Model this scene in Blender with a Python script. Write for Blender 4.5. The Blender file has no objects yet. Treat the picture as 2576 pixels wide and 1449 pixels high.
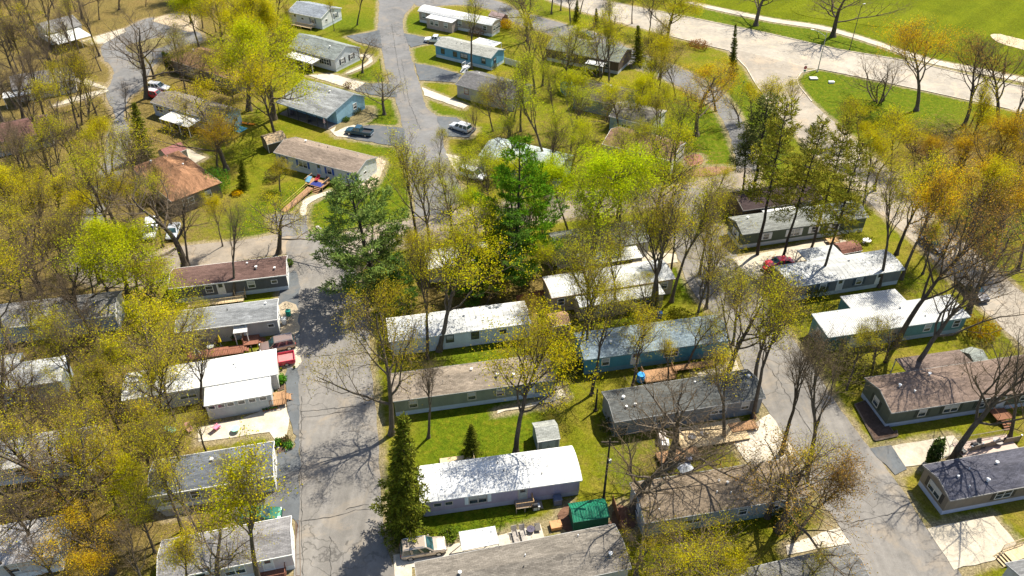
import bpy, bmesh, math, random
import numpy as np
from mathutils import Vector, Matrix, Quaternion
RND = random.Random(11)
rad = math.radians
sc = bpy.context.scene
COL = sc.collection

# ------------------------------------------------------------------ camera
# photo coordinates below are in a 2576 x 1449 grid; they are turned into real ground positions
CAM_H, FPX, PITCH = 75.0, 2010.0, rad(38.06)
_fw = Vector((0, math.cos(PITCH), -math.sin(PITCH)))
_up = Vector((0, math.sin(PITCH), math.cos(PITCH)))
def ray(px, py):
    return Vector((1, 0, 0)) * ((px - 1288) / FPX) + _up * (-(py - 724.5) / FPX) + _fw
def at(px, py, z=0.0):
    d = ray(px, py); t = (z - CAM_H) / d.z
    return Vector((d.x * t, d.y * t, z))
cam = bpy.data.objects.new('camera', bpy.data.cameras.new('camera'))
COL.objects.link(cam); sc.camera = cam
cam.location = (0, 0, CAM_H); cam.rotation_euler = (math.pi / 2 - PITCH, 0, 0)
cam.data.sensor_width = 36; cam.data.lens = 36 * FPX / 2576
cam.data.clip_start = 0.5; cam.data.clip_end = 3000

# ------------------------------------------------------------------ light
SUN_EL, SUN_AZ = rad(58), math.atan2(0.72, 0.69)      # towards the sun: right and away from the camera
w = bpy.data.worlds.new('World'); sc.world = w; w.use_nodes = True
nt = w.node_tree; bg = nt.nodes['Background']
sky = nt.nodes.new('ShaderNodeTexSky'); sky.sky_type = 'NISHITA'; sky.sun_disc = False
sky.sun_elevation = SUN_EL; sky.sun_rotation = SUN_AZ
nt.links.new(sky.outputs[0], bg.inputs[0]); bg.inputs[1].default_value = 0.1
sun = bpy.data.objects.new('sun', bpy.data.lights.new('sun', 'SUN')); COL.objects.link(sun)
sun.data.energy = 5.0; sun.data.angle = rad(0.5); sun.data.color = (1.0, 0.935, 0.8)
sdir = Vector((math.sin(SUN_AZ) * math.cos(SUN_EL), math.cos(SUN_AZ) * math.cos(SUN_EL), math.sin(SUN_EL)))
sun.rotation_euler = sdir.to_track_quat('Z', 'Y').to_euler()
vs = sc.view_settings; vs.view_transform = 'Standard'; vs.look = 'None'; vs.gamma = 1; vs.exposure = 1.0
vs.use_curve_mapping = False
sc.cycles.max_bounces = 6; sc.cycles.diffuse_bounces = 3; sc.cycles.transmission_bounces = 4

# ------------------------------------------------------------------ materials
MATS = {}
class NB:
    def __init__(s, name):
        s.m = bpy.data.materials.new(name); s.m.use_nodes = True; s.t = s.m.node_tree
        s.p = s.t.nodes['Principled BSDF']; s.out = s.t.nodes['Material Output']
    def n(s, typ, **kw):
        nd = s.t.nodes.new('ShaderNode' + typ)
        for k, v in kw.items():
            if k in nd.inputs: nd.inputs[k].default_value = v
            else: setattr(nd, k, v)
        return nd
    def l(s, a, b): s.t.links.new(a, b)
    def obj(s, scale=(1, 1, 1)):
        tc = s.n('TexCoord'); mp = s.n('Mapping'); mp.inputs['Scale'].default_value = scale
        s.l(tc.outputs['Object'], mp.inputs[0]); return mp.outputs[0]
    def noise(s, vec, scale, detail=3, rough=.6, dist=0):
        nd = s.n('TexNoise'); nd.inputs['Scale'].default_value = scale; nd.inputs['Detail'].default_value = detail
        nd.inputs['Roughness'].default_value = rough; nd.inputs['Distortion'].default_value = dist
        s.l(vec, nd.inputs['Vector']); return nd.outputs['Fac']
    def ramp(s, fac, stops):
        r = s.n('ValToRGB'); e = r.color_ramp.elements
        while len(e) < len(stops): e.new(.5)
        for q, (pos, c) in zip(e, stops):
            q.position = pos; q.color = (c, c, c, 1) if isinstance(c, (int, float)) else (*c, 1)
        s.l(fac, r.inputs[0]); return r.outputs[0]
    def mix(s, fac, a, b, mode='MIX'):
        m = s.n('Mix', data_type='RGBA', blend_type=mode)
        for val, i in ((fac, 0), (a, 6), (b, 7)):
            if hasattr(val, 'is_linked'): s.l(val, m.inputs[i])
            elif i == 0: m.inputs[0].default_value = val
            else: m.inputs[i].default_value = (*val, 1)
        return m.outputs[2]
    def math(s, op, a, b=0.5):
        m = s.n('Math', operation=op)
        for i, v in ((0, a), (1, b)):
            if hasattr(v, 'is_linked'): s.l(v, m.inputs[i])
            else: m.inputs[i].default_value = v
        return m.outputs[0]
    def bump(s, h, strength=.3, dist=.05):
        b = s.n('Bump'); b.inputs['Strength'].default_value = strength; b.inputs['Distance'].default_value = dist
        s.l(h, b.inputs['Height']); s.l(b.outputs[0], s.p.inputs['Normal'])
    def done(s, col, rough=.8, metal=0, spec=.3):
        if hasattr(col, 'is_linked'): s.l(col, s.p.inputs['Base Color'])
        else: s.p.inputs['Base Color'].default_value = (*col, 1)
        s.p.inputs['Roughness'].default_value = rough; s.p.inputs['Metallic'].default_value = metal
        s.p.inputs['Specular IOR Level'].default_value = spec
        return s.m
def sc3(c, k): return tuple(max(0, min(1, v * k)) for v in c)
def cached(fn):
    def g(*a, **k):
        key = (fn.__name__, a, tuple(sorted(k.items())))
        if key not in MATS: MATS[key] = fn(*a, **k)
        return MATS[key]
    return g
@cached
def plain(c, rough=.7, metal=0, var=.12):
    b = NB('painted_surface'); f = b.noise(b.obj(), 2.3, 4, .65)
    return b.done(b.ramp(f, [(.3, sc3(c, 1 - var)), (.7, sc3(c, 1 + var))]), rough, metal)
@cached
def shingle(c, stain=.35):
    b = NB('shingle_roof'); v = b.obj()
    br = b.n('TexBrick'); b.l(v, br.inputs['Vector']); br.inputs['Scale'].default_value = 1.0
    br.inputs['Brick Width'].default_value = .5; br.inputs['Row Height'].default_value = .16
    br.inputs['Mortar Size'].default_value = .012; br.inputs['Bias'].default_value = -.1
    br.inputs['Color1'].default_value = (*sc3(c, 1.0), 1); br.inputs['Color2'].default_value = (*sc3(c, .62), 1)
    br.inputs['Mortar'].default_value = (*sc3(c, .45), 1)
    st = b.ramp(b.noise(b.obj((.35, 1.4, 1)), .55, 4, .7, .4), [(.35, 1 - stain), (.68, 1.12)])
    fine = b.ramp(b.noise(v, 7, 3, .7), [(.3, .82), (.7, 1.16)])
    col = b.mix(1, b.mix(1, br.outputs['Color'], st, 'MULTIPLY'), fine, 'MULTIPLY')
    b.bump(b.noise(v, 9, 2), .35, .03)
    return b.done(col, .95, 0, .12)
@cached
def metal_roof(c, rib=0.0, dirt=.3):
    b = NB('metal_roof'); v = b.obj()
    d1 = b.ramp(b.noise(b.obj((.5, 1.6, 1)), .5, 6, .75, .6), [(.34, 1 - dirt), (.6, 1.0)])
    d2 = b.ramp(b.noise(v, 3.2, 5, .8), [(.3, .78), (.55, 1.0)])
    col = b.mix(1, b.mix(1, c, d1, 'MULTIPLY'), d2, 'MULTIPLY')
    rust = b.ramp(b.noise(b.obj((.8, .5, 1)), 1.3, 5, .8), [(.66, 0), (.74, .45)])
    col = b.mix(rust, col, sc3((c[0] * .85, c[1] * .66, c[2] * .45), 1))
    wv = b.n('TexWave', wave_type='BANDS', bands_direction='X'); b.l(v, wv.inputs['Vector'])
    wv.inputs['Scale'].default_value = 1.05 if rib else .4
    h = b.ramp(wv.outputs['Fac'], [(.72 if rib else .975, 0), (1, 1)])
    rib_shade_or_seam = b.ramp(wv.outputs['Fac'], [(.0, .55), (.5, 1)]) if rib else b.ramp(wv.outputs['Fac'], [(.96, 1), (.99, .72)])  # rib troughs get shade painted into the colour; unribbed panels get dark seams
    col = b.mix(1, col, rib_shade_or_seam, 'MULTIPLY')
    b.bump(h, .95 if rib else .4, .12 if rib else .03)
    return b.done(col, .6, 0, .3)
@cached
def siding(c, vert=False, var=.1):
    b = NB('siding'); v = b.obj()
    wv = b.n('TexWave', wave_type='BANDS', bands_direction='X' if vert else 'Z', wave_profile='SAW'); b.l(v, wv.inputs['Vector'])
    wv.inputs['Scale'].default_value = 1.2 if vert else 1.9
    b.bump(wv.outputs['Fac'], .55, .025)
    f = b.ramp(b.noise(b.obj((1, 1, .3)), 1.1, 5, .7), [(.32, 1 - var * 1.6), (.7, 1 + var)])
    return b.done(b.mix(1, c, f, 'MULTIPLY'), .65, 0, .3)
@cached
def wood(c, along='X'):
    b = NB('wood_planks'); v = b.obj()
    wv = b.n('TexWave', wave_type='BANDS', bands_direction=along, wave_profile='SAW'); b.l(v, wv.inputs['Vector'])
    wv.inputs['Scale'].default_value = 2.2
    gap = b.ramp(wv.outputs['Fac'], [(.0, .45), (.12, 1)])
    f = b.ramp(b.noise(b.obj((3, .6, 1)), 2, 4, .7), [(.3, .72), (.7, 1.2)])
    b.bump(wv.outputs['Fac'], .4, .02)
    return b.done(b.mix(1, b.mix(1, c, gap, 'MULTIPLY'), f, 'MULTIPLY'), .85, 0, .2)
@cached
def glass(c=(.03, .04, .05)):
    b = NB('window_glass'); f = b.noise(b.obj(), 1.7, 2)
    return b.done(b.ramp(f, [(.4, sc3(c, .6)), (.6, sc3(c, 1.6))]), .08, 0, .8)
@cached
def carpaint(c, metal=.3):
    b = NB('car_paint'); b.p.inputs['Coat Weight'].default_value = .7; b.p.inputs['Coat Roughness'].default_value = .05
    f = b.ramp(b.noise(b.obj(), 5, 4, .7), [(.3, sc3(c, .92)), (.7, sc3(c, 1.06))])
    return b.done(f, .35, metal, .5)
@cached
def asphalt(c, warm=(1, 1, 1), crack=1.0, streak=0):
    b = NB('asphalt'); v = b.obj()
    big = b.ramp(b.noise(v, .09, 5, .7, .4), [(.3, .76), (.72, 1.2)])
    mid = b.ramp(b.noise(v, .8, 5, .75), [(.3, .86), (.7, 1.12)])
    fine = b.ramp(b.noise(v, 14, 2, .7), [(.25, .82), (.75, 1.18)])
    col = b.mix(1, b.mix(1, b.mix(1, c, big, 'MULTIPLY'), mid, 'MULTIPLY'), fine, 'MULTIPLY')
    col = b.mix(b.ramp(b.noise(v, .22, 5, .7, .8), [(.5, 0), (.68, .75)]), col, sc3((c[0] * 1.25 * warm[0], c[1] * 1.2 * warm[1], c[2] * 1.1 * warm[2]), 1))
    if streak:
        sv = b.obj((1, .045, 1)); s1 = b.ramp(b.noise(sv, .7, 4, .65), [(.36, .87), (.66, 1.12)])
        col = b.mix(1, col, s1, 'MULTIPLY')
    vo = b.n('TexVoronoi', feature='DISTANCE_TO_EDGE'); vo.inputs['Scale'].default_value = .16
    wp = b.n('Mapping'); nz = b.n('TexNoise'); nz.inputs['Scale'].default_value = .6; nz.inputs['Detail'].default_value = 4
    b.l(v, nz.inputs['Vector']); add = b.n('VectorMath', operation='ADD'); mul = b.n('VectorMath', operation='SCALE'); mul.inputs['Scale'].default_value = 3.2
    b.l(nz.outputs['Color'], mul.inputs[0]); b.l(v, add.inputs[0]); b.l(mul.outputs[0], add.inputs[1]); b.l(add.outputs[0], vo.inputs['Vector'])
    ck = b.ramp(vo.outputs['Distance'], [(.0, 1), (.02, 0)])
    gate = b.ramp(b.noise(v, .05, 2), [(.46, 0), (.56, 1)])
    ckf = b.math('MULTIPLY', b.math('MULTIPLY', ck, gate), .7 * crack)
    col = b.mix(ckf, col, sc3(c, .3))
    b.bump(b.noise(v, 20, 3), .3, .02)
    return b.done(col, .93, 0, .18)
@cached
def concrete(c=(.42, .37, .29)):
    b = NB('concrete'); v = b.obj()
    f = b.ramp(b.noise(v, .5, 6, .75, .5), [(.32, .72), (.62, 1.12)])
    g = b.ramp(b.noise(v, 6, 4, .7), [(.3, .86), (.7, 1.1)])
    b.bump(b.noise(v, 16, 2), .2, .015)
    return b.done(b.mix(1, b.mix(1, c, f, 'MULTIPLY'), g, 'MULTIPLY'), .9, 0, .2)
@cached
def dirt(c=(.22, .16, .1)):
    b = NB('bare_earth'); v = b.obj()
    f = b.ramp(b.noise(v, 1.4, 7, .8, .3), [(.3, .55), (.7, 1.35)])
    b.bump(b.noise(v, 5, 5, .8), .8, .12)
    return b.done(b.mix(1, c, f, 'MULTIPLY'), 1, 0, .05)
@cached
def leafmat(name, trans=.5, var=.35, col=None):
    b = NB(name); t = b.t; oi = b.n('ObjectInfo'); ge = b.n('NewGeometry')
    base = oi.outputs['Color']
    r = b.ramp(ge.outputs['Random Per Island'], [(0, 1 - var), (.5, 1), (1, 1 + var)])
    c = b.mix(1, base, r, 'MULTIPLY')
    hsv = b.n('HueSaturation'); hs = b.math('MULTIPLY', ge.outputs['Random Per Island'], 37.7)
    hs = b.math('FRACT', hs); hs = b.math('MULTIPLY', hs, .05); hs = b.math('ADD', hs, .475)
    b.l(hs, hsv.inputs['Hue']); b.l(c, hsv.inputs['Color'])
    d = b.n('BsdfDiffuse'); tr = b.n('BsdfTranslucent'); mx = b.n('MixShader'); mx.inputs[0].default_value = trans
    b.l(hsv.outputs[0], d.inputs[0]); b.l(hsv.outputs[0], tr.inputs[0]); b.l(d.outputs[0], mx.inputs[1]); b.l(tr.outputs[0], mx.inputs[2])
    b.l(mx.outputs[0], b.out.inputs[0]); t.nodes.remove(b.p)
    return b.m
@cached
def bark(c=(.1, .08, .06)):
    b = NB('bark'); v = b.obj((1, 1, .25))
    f = b.ramp(b.noise(v, 6, 5, .75), [(.3, .55), (.7, 1.5)])
    ob = b.n('ObjectInfo'); r = b.ramp(ob.outputs['Random'], [(0, .75), (1, 1.25)])
    lich = b.ramp(b.noise(b.obj(), .8, 4, .7), [(.55, 0), (.7, .45)])
    col = b.mix(lich, b.mix(1, b.mix(1, c, f, 'MULTIPLY'), r, 'MULTIPLY'), (.1, .095, .045))
    b.bump(f, .6, .06)
    return b.done(col, .95, 0, .1)

# ------------------------------------------------------------------ mesh helpers
class MB:
    def __init__(s): s.v = []; s.f = []
    def add(s, vs, fs):
        o = len(s.v); s.v += [tuple(v) for v in vs]; s.f += [tuple(i + o for i in f) for f in fs]; return s
    def box(s, x0, x1, y0, y1, z0, z1):
        return s.add([(x0, y0, z0), (x1, y0, z0), (x1, y1, z0), (x0, y1, z0), (x0, y0, z1), (x1, y0, z1), (x1, y1, z1), (x0, y1, z1)],
                     [(3, 2, 1, 0), (4, 5, 6, 7), (0, 1, 5, 4), (1, 2, 6, 5), (2, 3, 7, 6), (3, 0, 4, 7)])
    def extr_x(s, prof, x0, x1):          # closed (y,z) outline extruded along x
        n = len(prof)
        vs = [(x0, y, z) for y, z in prof] + [(x1, y, z) for y, z in prof]
        fs = [tuple(range(n)), tuple(range(2 * n - 1, n - 1, -1))] + [(i, i + n, (i + 1) % n + n, (i + 1) % n) for i in range(n)]
        return s.add(vs, fs)
    def prism(s, poly, z0, z1):
        n = len(poly)
        vs = [(x, y, z0) for x, y in poly] + [(x, y, z1) for x, y in poly]
        fs = [tuple(range(n - 1, -1, -1)), tuple(range(n, 2 * n))] + [(i, (i + 1) % n, (i + 1) % n + n, i + n) for i in range(n)]
        return s.add(vs, fs)
    def tube(s, pts, rs, n=6, cap=True):
        pts = [Vector(p) for p in pts]
        if not hasattr(rs, '__len__'): rs = [rs] * len(pts)
        vs = []; fs = []
        for i, p in enumerate(pts):
            d = (pts[min(i + 1, len(pts) - 1)] - pts[max(i - 1, 0)]).normalized()
            a = d.cross(Vector((0, 0, 1))) if abs(d.z) < .95 else d.cross(Vector((1, 0, 0)))
            a.normalize(); b = d.cross(a)
            for k in range(n):
                t = 2 * math.pi * k / n; vs.append(p + (a * math.cos(t) + b * math.sin(t)) * rs[i])
        for i in range(len(pts) - 1):
            for k in range(n):
                fs.append((i * n + k, (i + 1) * n + k, (i + 1) * n + (k + 1) % n, i * n + (k + 1) % n))
        if cap: fs += [tuple(range(n)), tuple(range(len(vs) - 1, len(vs) - n - 1, -1))]
        return s.add(vs, fs)
    def bar(s, p, q, wd):
        return s.tube([p, q], wd * .7, 4)
    def blob(s, c, r, sz=1, n=8, m=5, jit=.12, seed=0):
        R = random.Random(seed); vs = []; fs = []
        for j in range(m + 1):
            ph = math.pi * j / m
            for k in range(n):
                t = 2 * math.pi * k / n; q = r * (1 + R.uniform(-jit, jit))
                vs.append((c[0] + q * math.sin(ph) * math.cos(t), c[1] + q * math.sin(ph) * math.sin(t), c[2] + q * sz * math.cos(ph)))
        for j in range(m):
            for k in range(n):
                fs.append((j * n + k, (j + 1) * n + k, (j + 1) * n + (k + 1) % n, j * n + (k + 1) % n))
        return s.add(vs, fs)
    def build(s, name, mat, parent=None, loc=None, bevel=0, smooth=False):
        me = bpy.data.meshes.new(name); me.from_pydata(s.v, [], s.f); me.update()
        bm = bmesh.new(); bm.from_mesh(me)
        bmesh.ops.remove_doubles(bm, verts=bm.verts, dist=1e-5)
        bmesh.ops.recalc_face_normals(bm, faces=bm.faces)
        if bevel: bmesh.ops.bevel(bm, geom=list(bm.edges), offset=bevel, segments=1, affect='EDGES', clamp_overlap=True)
        bm.to_mesh(me); bm.free()
        if smooth: me.polygons.foreach_set('use_smooth', [True] * len(me.polygons))
        me.materials.append(mat)
        o = bpy.data.objects.new(name, me); COL.objects.link(o)
        if parent: o.parent = parent
        if loc: o.location = loc
        return o
def thing(name, label, cat, loc, rz=0, group=None):
    o = bpy.data.objects.new(name, None); COL.objects.link(o); o.location = loc; o.rotation_euler = (0, 0, rz)
    o.empty_display_size = .3; o['label'] = label; o['category'] = cat
    if group: o['group'] = group
    return o
def tag(o, label, cat, group=None):
    o['label'] = label; o['category'] = cat
    if group: o['group'] = group
    return o
def copy_tree(o, parent=None):
    c = o.copy(); COL.objects.link(c); c.parent = parent
    for ch in list(o.children): copy_tree(ch, c)
    return c
def pang(a, b, z=0):
    p, q = at(*a, z), at(*b, z); return math.atan2(q.y - p.y, q.x - p.x)

# ------------------------------------------------------------------ ground sheets
SHEETS = []            # world outlines of roads and pads, for the verge of the lawn
_lay = [0]
def smooth_loop(pts, k=4):
    out = []; n = len(pts)
    for i in range(n):
        p0, p1, p2, p3 = pts[i - 1], pts[i], pts[(i + 1) % n], pts[(i + 2) % n]
        for j in range(k):
            t = j / k
            out.append(.5 * ((2 * p1) + (p2 - p0) * t + (2 * p0 - 5 * p1 + 4 * p2 - p3) * t * t + (3 * p1 - p0 - 3 * p2 + p3) * t ** 3))
    return out
def sheet(name, px, mat, smooth=True, jit=.1, holes=None, verge=True, raise_=0):
    P = [at(*p).to_2d() for p in px]
    if smooth: P = smooth_loop(P)
    Q = []
    for i, a in enumerate(P):
        b = P[(i + 1) % len(P)]; n = max(1, int((b - a).length / 1.1))
        for j in range(n):
            q = a.lerp(b, j / n); Q.append(q + Vector((RND.gauss(0, jit), RND.gauss(0, jit))))
    if verge: SHEETS.append(np.array([(q.x, q.y) for q in P]))
    _lay[0] += 1; k_ = _lay[0]; z = .02 + .004 * (k_ if k_ < 15 else 15 + k_ % 7)
    bm = bmesh.new(); vsb = [bm.verts.new((q.x, q.y, z)) for q in Q]
    f = bm.faces.new(vsb)
    if f.normal.z < 0: f.normal_flip()
    f.normal_update()
    if f.normal.z < 0: f.normal_flip()
    bmesh.ops.triangulate(bm, faces=bm.faces)
    me = bpy.data.meshes.new(name); bm.to_mesh(me); bm.free(); me.materials.append(mat)
    o = bpy.data.objects.new(name, me); COL.objects.link(o); o['kind'] = 'structure'
    return o
# ------------------------------------------------------------------ roads, drives, pads
A_MAIN = asphalt((.172, .16, .146), (1.1, 1.03, .95), 1.0, 1)
A_CUL = asphalt((.15, .147, .145), (1.1, 1.02, .95), .8, 0)
A_DRK = asphalt((.1, .108, .115), (1.2, 1.05, .95), .7, 0)
A_BEI = asphalt((.235, .2, .16), (1.1, 1.03, .95), .8, 0)
A_HWY = asphalt((.315, .28, .23), (1.05, 1.0, .95), .5, 0)
CONC = concrete(); CONC_W = concrete((.47, .415, .335))
sheet('golf_lawn', [(1700, -40), (1757, 3), (1932, 40), (2064, 60), (2175, 90), (2330, 140), (2450, 165), (2576, 190), (2700, 215), (2760, 60), (2700, -60), (2200, -60)], None or dirt((.1, .14, .01)), verge=False)
golf = bpy.data.objects['golf_lawn']
sheet('highway', [(1440, -40), (1488, -8), (1655, 28), (1761, 50), (1932, 85), (2108, 125), (2299, 157), (2500, 205), (2576, 218), (2760, 258), (2760, 330), (2540, 275), (2432, 252), (2332, 230), (2165, 195), (2060, 174), (1960, 165), (1835, 130), (1788, 117), (1681, 90), (1500, 40), (1380, 0), (1340, -40)], A_HWY)
sheet('entrance_road', [(1835, 124), (1875, 170), (1900, 212), (1935, 260), (1985, 320), (2040, 380), (2100, 430), (2180, 505), (2260, 575), (2345, 650), (2392, 703), (2479, 783), (2576, 876), (2660, 960), (2740, 900), (2640, 800), (2576, 740), (2480, 660), (2400, 585), (2320, 505), (2240, 430), (2160, 360), (2090, 300), (2040, 255), (2008, 215), (2003, 200), (2012, 186), (2030, 172), (1950, 150)], asphalt((.275, .24, .195), (1.06, 1.0, .95), .6, 0))
sheet('ring_street', [(1030, -30), (1150, -14), (1260, 5), (1310, 30), (1420, 60), (1520, 90), (1600, 130), (1720, 175), (1810, 225), (1865, 300), (1895, 375), (1910, 440), (1860, 450), (1850, 390), (1830, 330), (1790, 265), (1700, 215), (1590, 165), (1500, 120), (1400, 90), (1290, 55), (1240, 25), (1150, 12), (1050, 15)], A_CUL)
sheet('cross_street', [(190, 610), (280, 640), (370, 636), (470, 617), (600, 606), (690, 591), (770, 584), (850, 588), (930, 572), (1000, 560), (1100, 540), (1200, 520), (1350, 495), (1500, 480), (1650, 470), (1760, 455), (1840, 430), (1890, 425), (1910, 470), (1800, 492), (1650, 520), (1500, 540), (1350, 560), (1250, 575), (1120, 600), (1000, 622), (880, 652), (800, 660), (720, 641), (600, 655), (480, 690), (380, 715), (250, 720), (180, 690)], A_BEI)
sheet('hill_street', [(265, 235), (290, 290), (270, 340), (262, 400), (235, 460), (215, 540), (190, 625), (245, 640), (262, 540), (300, 450), (318, 400), (328, 340), (312, 290), (322, 250), (350, 225), (365, 205), (300, 200)], A_CUL)
sheet('cul_de_sac', [(255, 125), (268, 103), (310, 75), (360, 50), (390, 46), (420, 65), (460, 74), (505, 84), (505, 106), (460, 114), (425, 132), (400, 152), (378, 180), (362, 215), (320, 245), (275, 240), (286, 185), (280, 165), (262, 150)], A_CUL)
sheet('island_lawn', [(318, 117), (350, 105), (400, 95), (426, 99), (424, 112), (385, 126), (345, 134), (322, 130)], dirt((.2, .17, .07)), verge=False)
sheet('court_street', [(962, -30), (954, 20), (951, 77), (964, 140), (977, 200), (997, 260), (1014, 320), (1010, 375), (1030, 430), (1045, 520), (1045, 545), (1110, 535), (1160, 500), (1150, 450), (1125, 395), (1116, 345), (1122, 305), (1091, 287), (1071, 267), (1057, 213), (1047, 187), (1034, 143), (1027, 110), (1014, 73), (1017, 40), (1040, 12), (1060, -30)], A_CUL)
sheet('right_street', [(1690, 600), (1718, 680), (1755, 750), (1815, 810), (1850, 880), (1885, 960), (1930, 1035), (1992, 1133), (2055, 1249), (2100, 1310), (2132, 1366), (2180, 1449), (2200, 1490), (2430, 1490), (2332, 1329), (2232, 1183), (2185, 1126), (2130, 1050), (2080, 980), (2030, 900), (1975, 830), (1925, 760), (1880, 690), (1835, 610), (1800, 540), (1775, 480), (1700, 480), (1680, 540)], A_MAIN)
sheet('main_street', [(752, 1500), (754, 1300), (751, 1100), (749, 950), (742, 860), (733, 760), (725, 700), (722, 645), (730, 600), (820, 590), (880, 640), (905, 720), (925, 800), (932, 900), (940, 985), (950, 1100), (956, 1233), (970, 1370), (985, 1500)], A_MAIN)
sheet('asphalt_apron', [(751, 700), (752, 900), (753, 1100), (754, 1312), (738, 1305), (660, 1318), (600, 1332), (590, 1290), (610, 1245), (690, 1215), (698, 1140), (735, 1130), (742, 1100), (726, 1050), (716, 960), (722, 915), (712, 870), (700, 790), (705, 735), (725, 690)], A_DRK)
for nm, pts, m in [
    ('concrete_patio', [(500, 1073), (604, 1056), (650, 1040), (690, 1010), (716, 985), (726, 1055), (720, 1100), (692, 1108), (677, 1088), (644, 1092), (580, 1103), (500, 1112)], CONC_W),
    ('concrete_drive', [(630, 905), (700, 858), (752, 852), (757, 912), (746, 925), (700, 928)], CONC),
    ('gravel_edge', [(702, 770), (738, 762), (752, 800), (750, 838), (706, 845)], concrete((.33, .27, .19))),
    ('concrete_drive', [(988, 1397), (1100, 1376), (1250, 1350), (1358, 1318), (1372, 1362), (1200, 1400), (1036, 1430), (1036, 1475), (996, 1475)], CONC_W),
    ('house_drive', [(677, 543), (767, 537), (774, 584), (740, 594), (706, 596)], A_CUL),
    ('garden_path', [(755, 540), (759, 512), (772, 500), (800, 489), (832, 480), (834, 487), (806, 497), (782, 510), (772, 520), (769, 540)], CONC_W),
    ('concrete_drive', [(774, 190), (831, 186), (921, 210), (891, 227)], CONC_W),
    ('court_drive', [(888, 228), (920, 209), (985, 212), (1000, 245), (960, 244)], A_DRK),
    ('concrete_drive', [(829, 328), (867, 308), (905, 320), (895, 347), (848, 345)], CONC_W),
    ('court_drive', [(872, 347), (905, 318), (945, 316), (1018, 322), (1016, 372), (960, 363)], A_DRK),
    ('court_drive', [(871, 92), (955, 76), (963, 122), (900, 106)], A_DRK),
    ('court_drive', [(1016, 84), (1077, 96), (1096, 106), (1032, 120)], A_DRK),
    ('court_drive', [(1045, 160), (1100, 170), (1163, 190), (1146, 208), (1054, 202)], A_DRK),
    ('concrete_drive', [(1061, 220), (1177, 266), (1166, 275), (1068, 241)], CONC_W),
    ('court_drive', [(1100, 293), (1145, 297), (1200, 325), (1180, 347), (1112, 342)], A_DRK),
    ('concrete_drive', [(1121, 387), (1211, 405), (1240, 445), (1150, 440)], CONC),
    ('concrete_drive', [(205, 103), (310, 72), (318, 80), (262, 110), (230, 112)], CONC),
    ('sandy_ground', [(385, 50), (480, 28), (490, 80), (420, 64)], dirt((.4, .32, .22))),
    ('foot_path', [(140, 262), (205, 240), (262, 226), (264, 234), (150, 266)], CONC),
    ('foot_path', [(185, 200), (205, 198), (262, 218), (262, 224), (190, 206)], CONC),
    ('concrete_drive', [(1595, 643), (1631, 636), (1700, 640), (1704, 660), (1586, 681)], CONC),
    ('concrete_drive', [(1842, 650), (1940, 632), (2100, 600), (2130, 606), (2030, 655), (1950, 668), (1905, 706), (1872, 690)], CONC),
    ('concrete_drive', [(1845, 1117), (1915, 1052), (1937, 1042), (1997, 1136), (1985, 1152), (1880, 1166)], CONC_W),
    ('concrete_drive', [(1752, 942), (1852, 902), (1863, 942), (1768, 960)], CONC),
    ('concrete_drive', [(2242, 1123), (2399, 1096), (2425, 1126), (2349, 1166), (2278, 1176)], CONC),
    ('asphalt_drive', [(2190, 1129), (2241, 1123), (2278, 1178), (2250, 1195)], A_DRK),
    ('concrete_drive', [(2330, 1329), (2499, 1300), (2556, 1368), (2499, 1411), (2399, 1435)], CONC),
    ('concrete_drive', [(1975, 1373), (2112, 1328), (2137, 1367), (1980, 1398)], CONC_W),
    ('concrete_pad', [(1395, 975), (1410, 970), (1422, 1000), (1360, 1018), (1250, 1040), (1250, 1034), (1358, 1010)], CONC),
    ('concrete_pad', [(365, 1262), (430, 1252), (545, 1225), (600, 1222), (602, 1232), (480, 1262), (475, 1290), (420, 1300)], CONC),
    ('patio_slab', [(443, 386), (474, 376), (520, 397), (490, 411)], CONC),
    ('foot_path', [(880, 140), (925, 138), (937, 150), (930, 162), (878, 185), (872, 183), (920, 160), (927, 150), (919, 144), (882, 146)], CONC),
    ('foot_path', [(1750, 8), (1932, 45), (2064, 65), (2175, 95), (2330, 145), (2450, 170), (2590, 199), (2700, 225), (2700, 237), (2590, 211), (2445, 182), (2325, 156), (2172, 104), (2062, 74), (1932, 54), (1752, 15)], CONC),
    ('sand_bunker', [(2492, 90), (2510, 86), (2540, 93), (2580, 102), (2640, 120), (2640, 140), (2560, 122), (2510, 106)], dirt((.5, .41, .27))),
    ('mulch_bed', [(1730, 428), (1800, 420), (1840, 424), (1836, 434), (1760, 446), (1735, 442)], dirt((.24, .14, .09))),
    ('mulch_bed', [(1722, 400), (1745, 388), (1768, 396), (1762, 414), (1735, 418)], dirt((.28, .14, .1))),
    ('mulch_bed', [(1400, 1310), (1430, 1268), (1445, 1325), (1520, 1318), (1560, 1270), (1600, 1300), (1580, 1345), (1540, 1330), (1440, 1345)], dirt((.16, .09, .06))),
    ('mulch_bed', [(840, 330), (880, 280), (935, 270), (930, 300), (870, 320)], dirt((.17, .14, .07))),
    ('gravel_bed', [(945, 400), (968, 412), (962, 432), (940, 470), (905, 490), (900, 478)], dirt((.42, .34, .24))),
    ('golf_green', [(1990, 20), (2060, 5), (2180, 10), (2330, 28), (2340, 60), (2240, 70), (2120, 55), (2020, 40)], dirt((.12, .165, .012))),
]:
    sheet(nm, pts, m, smooth=nm in ('sandy_ground', 'foot_path', 'garden_path', 'sand_bunker', 'golf_green', 'mulch_bed', 'gravel_bed', 'gravel_edge'), jit=.06 if 'path' in nm or 'concrete' in nm else .12)

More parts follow.
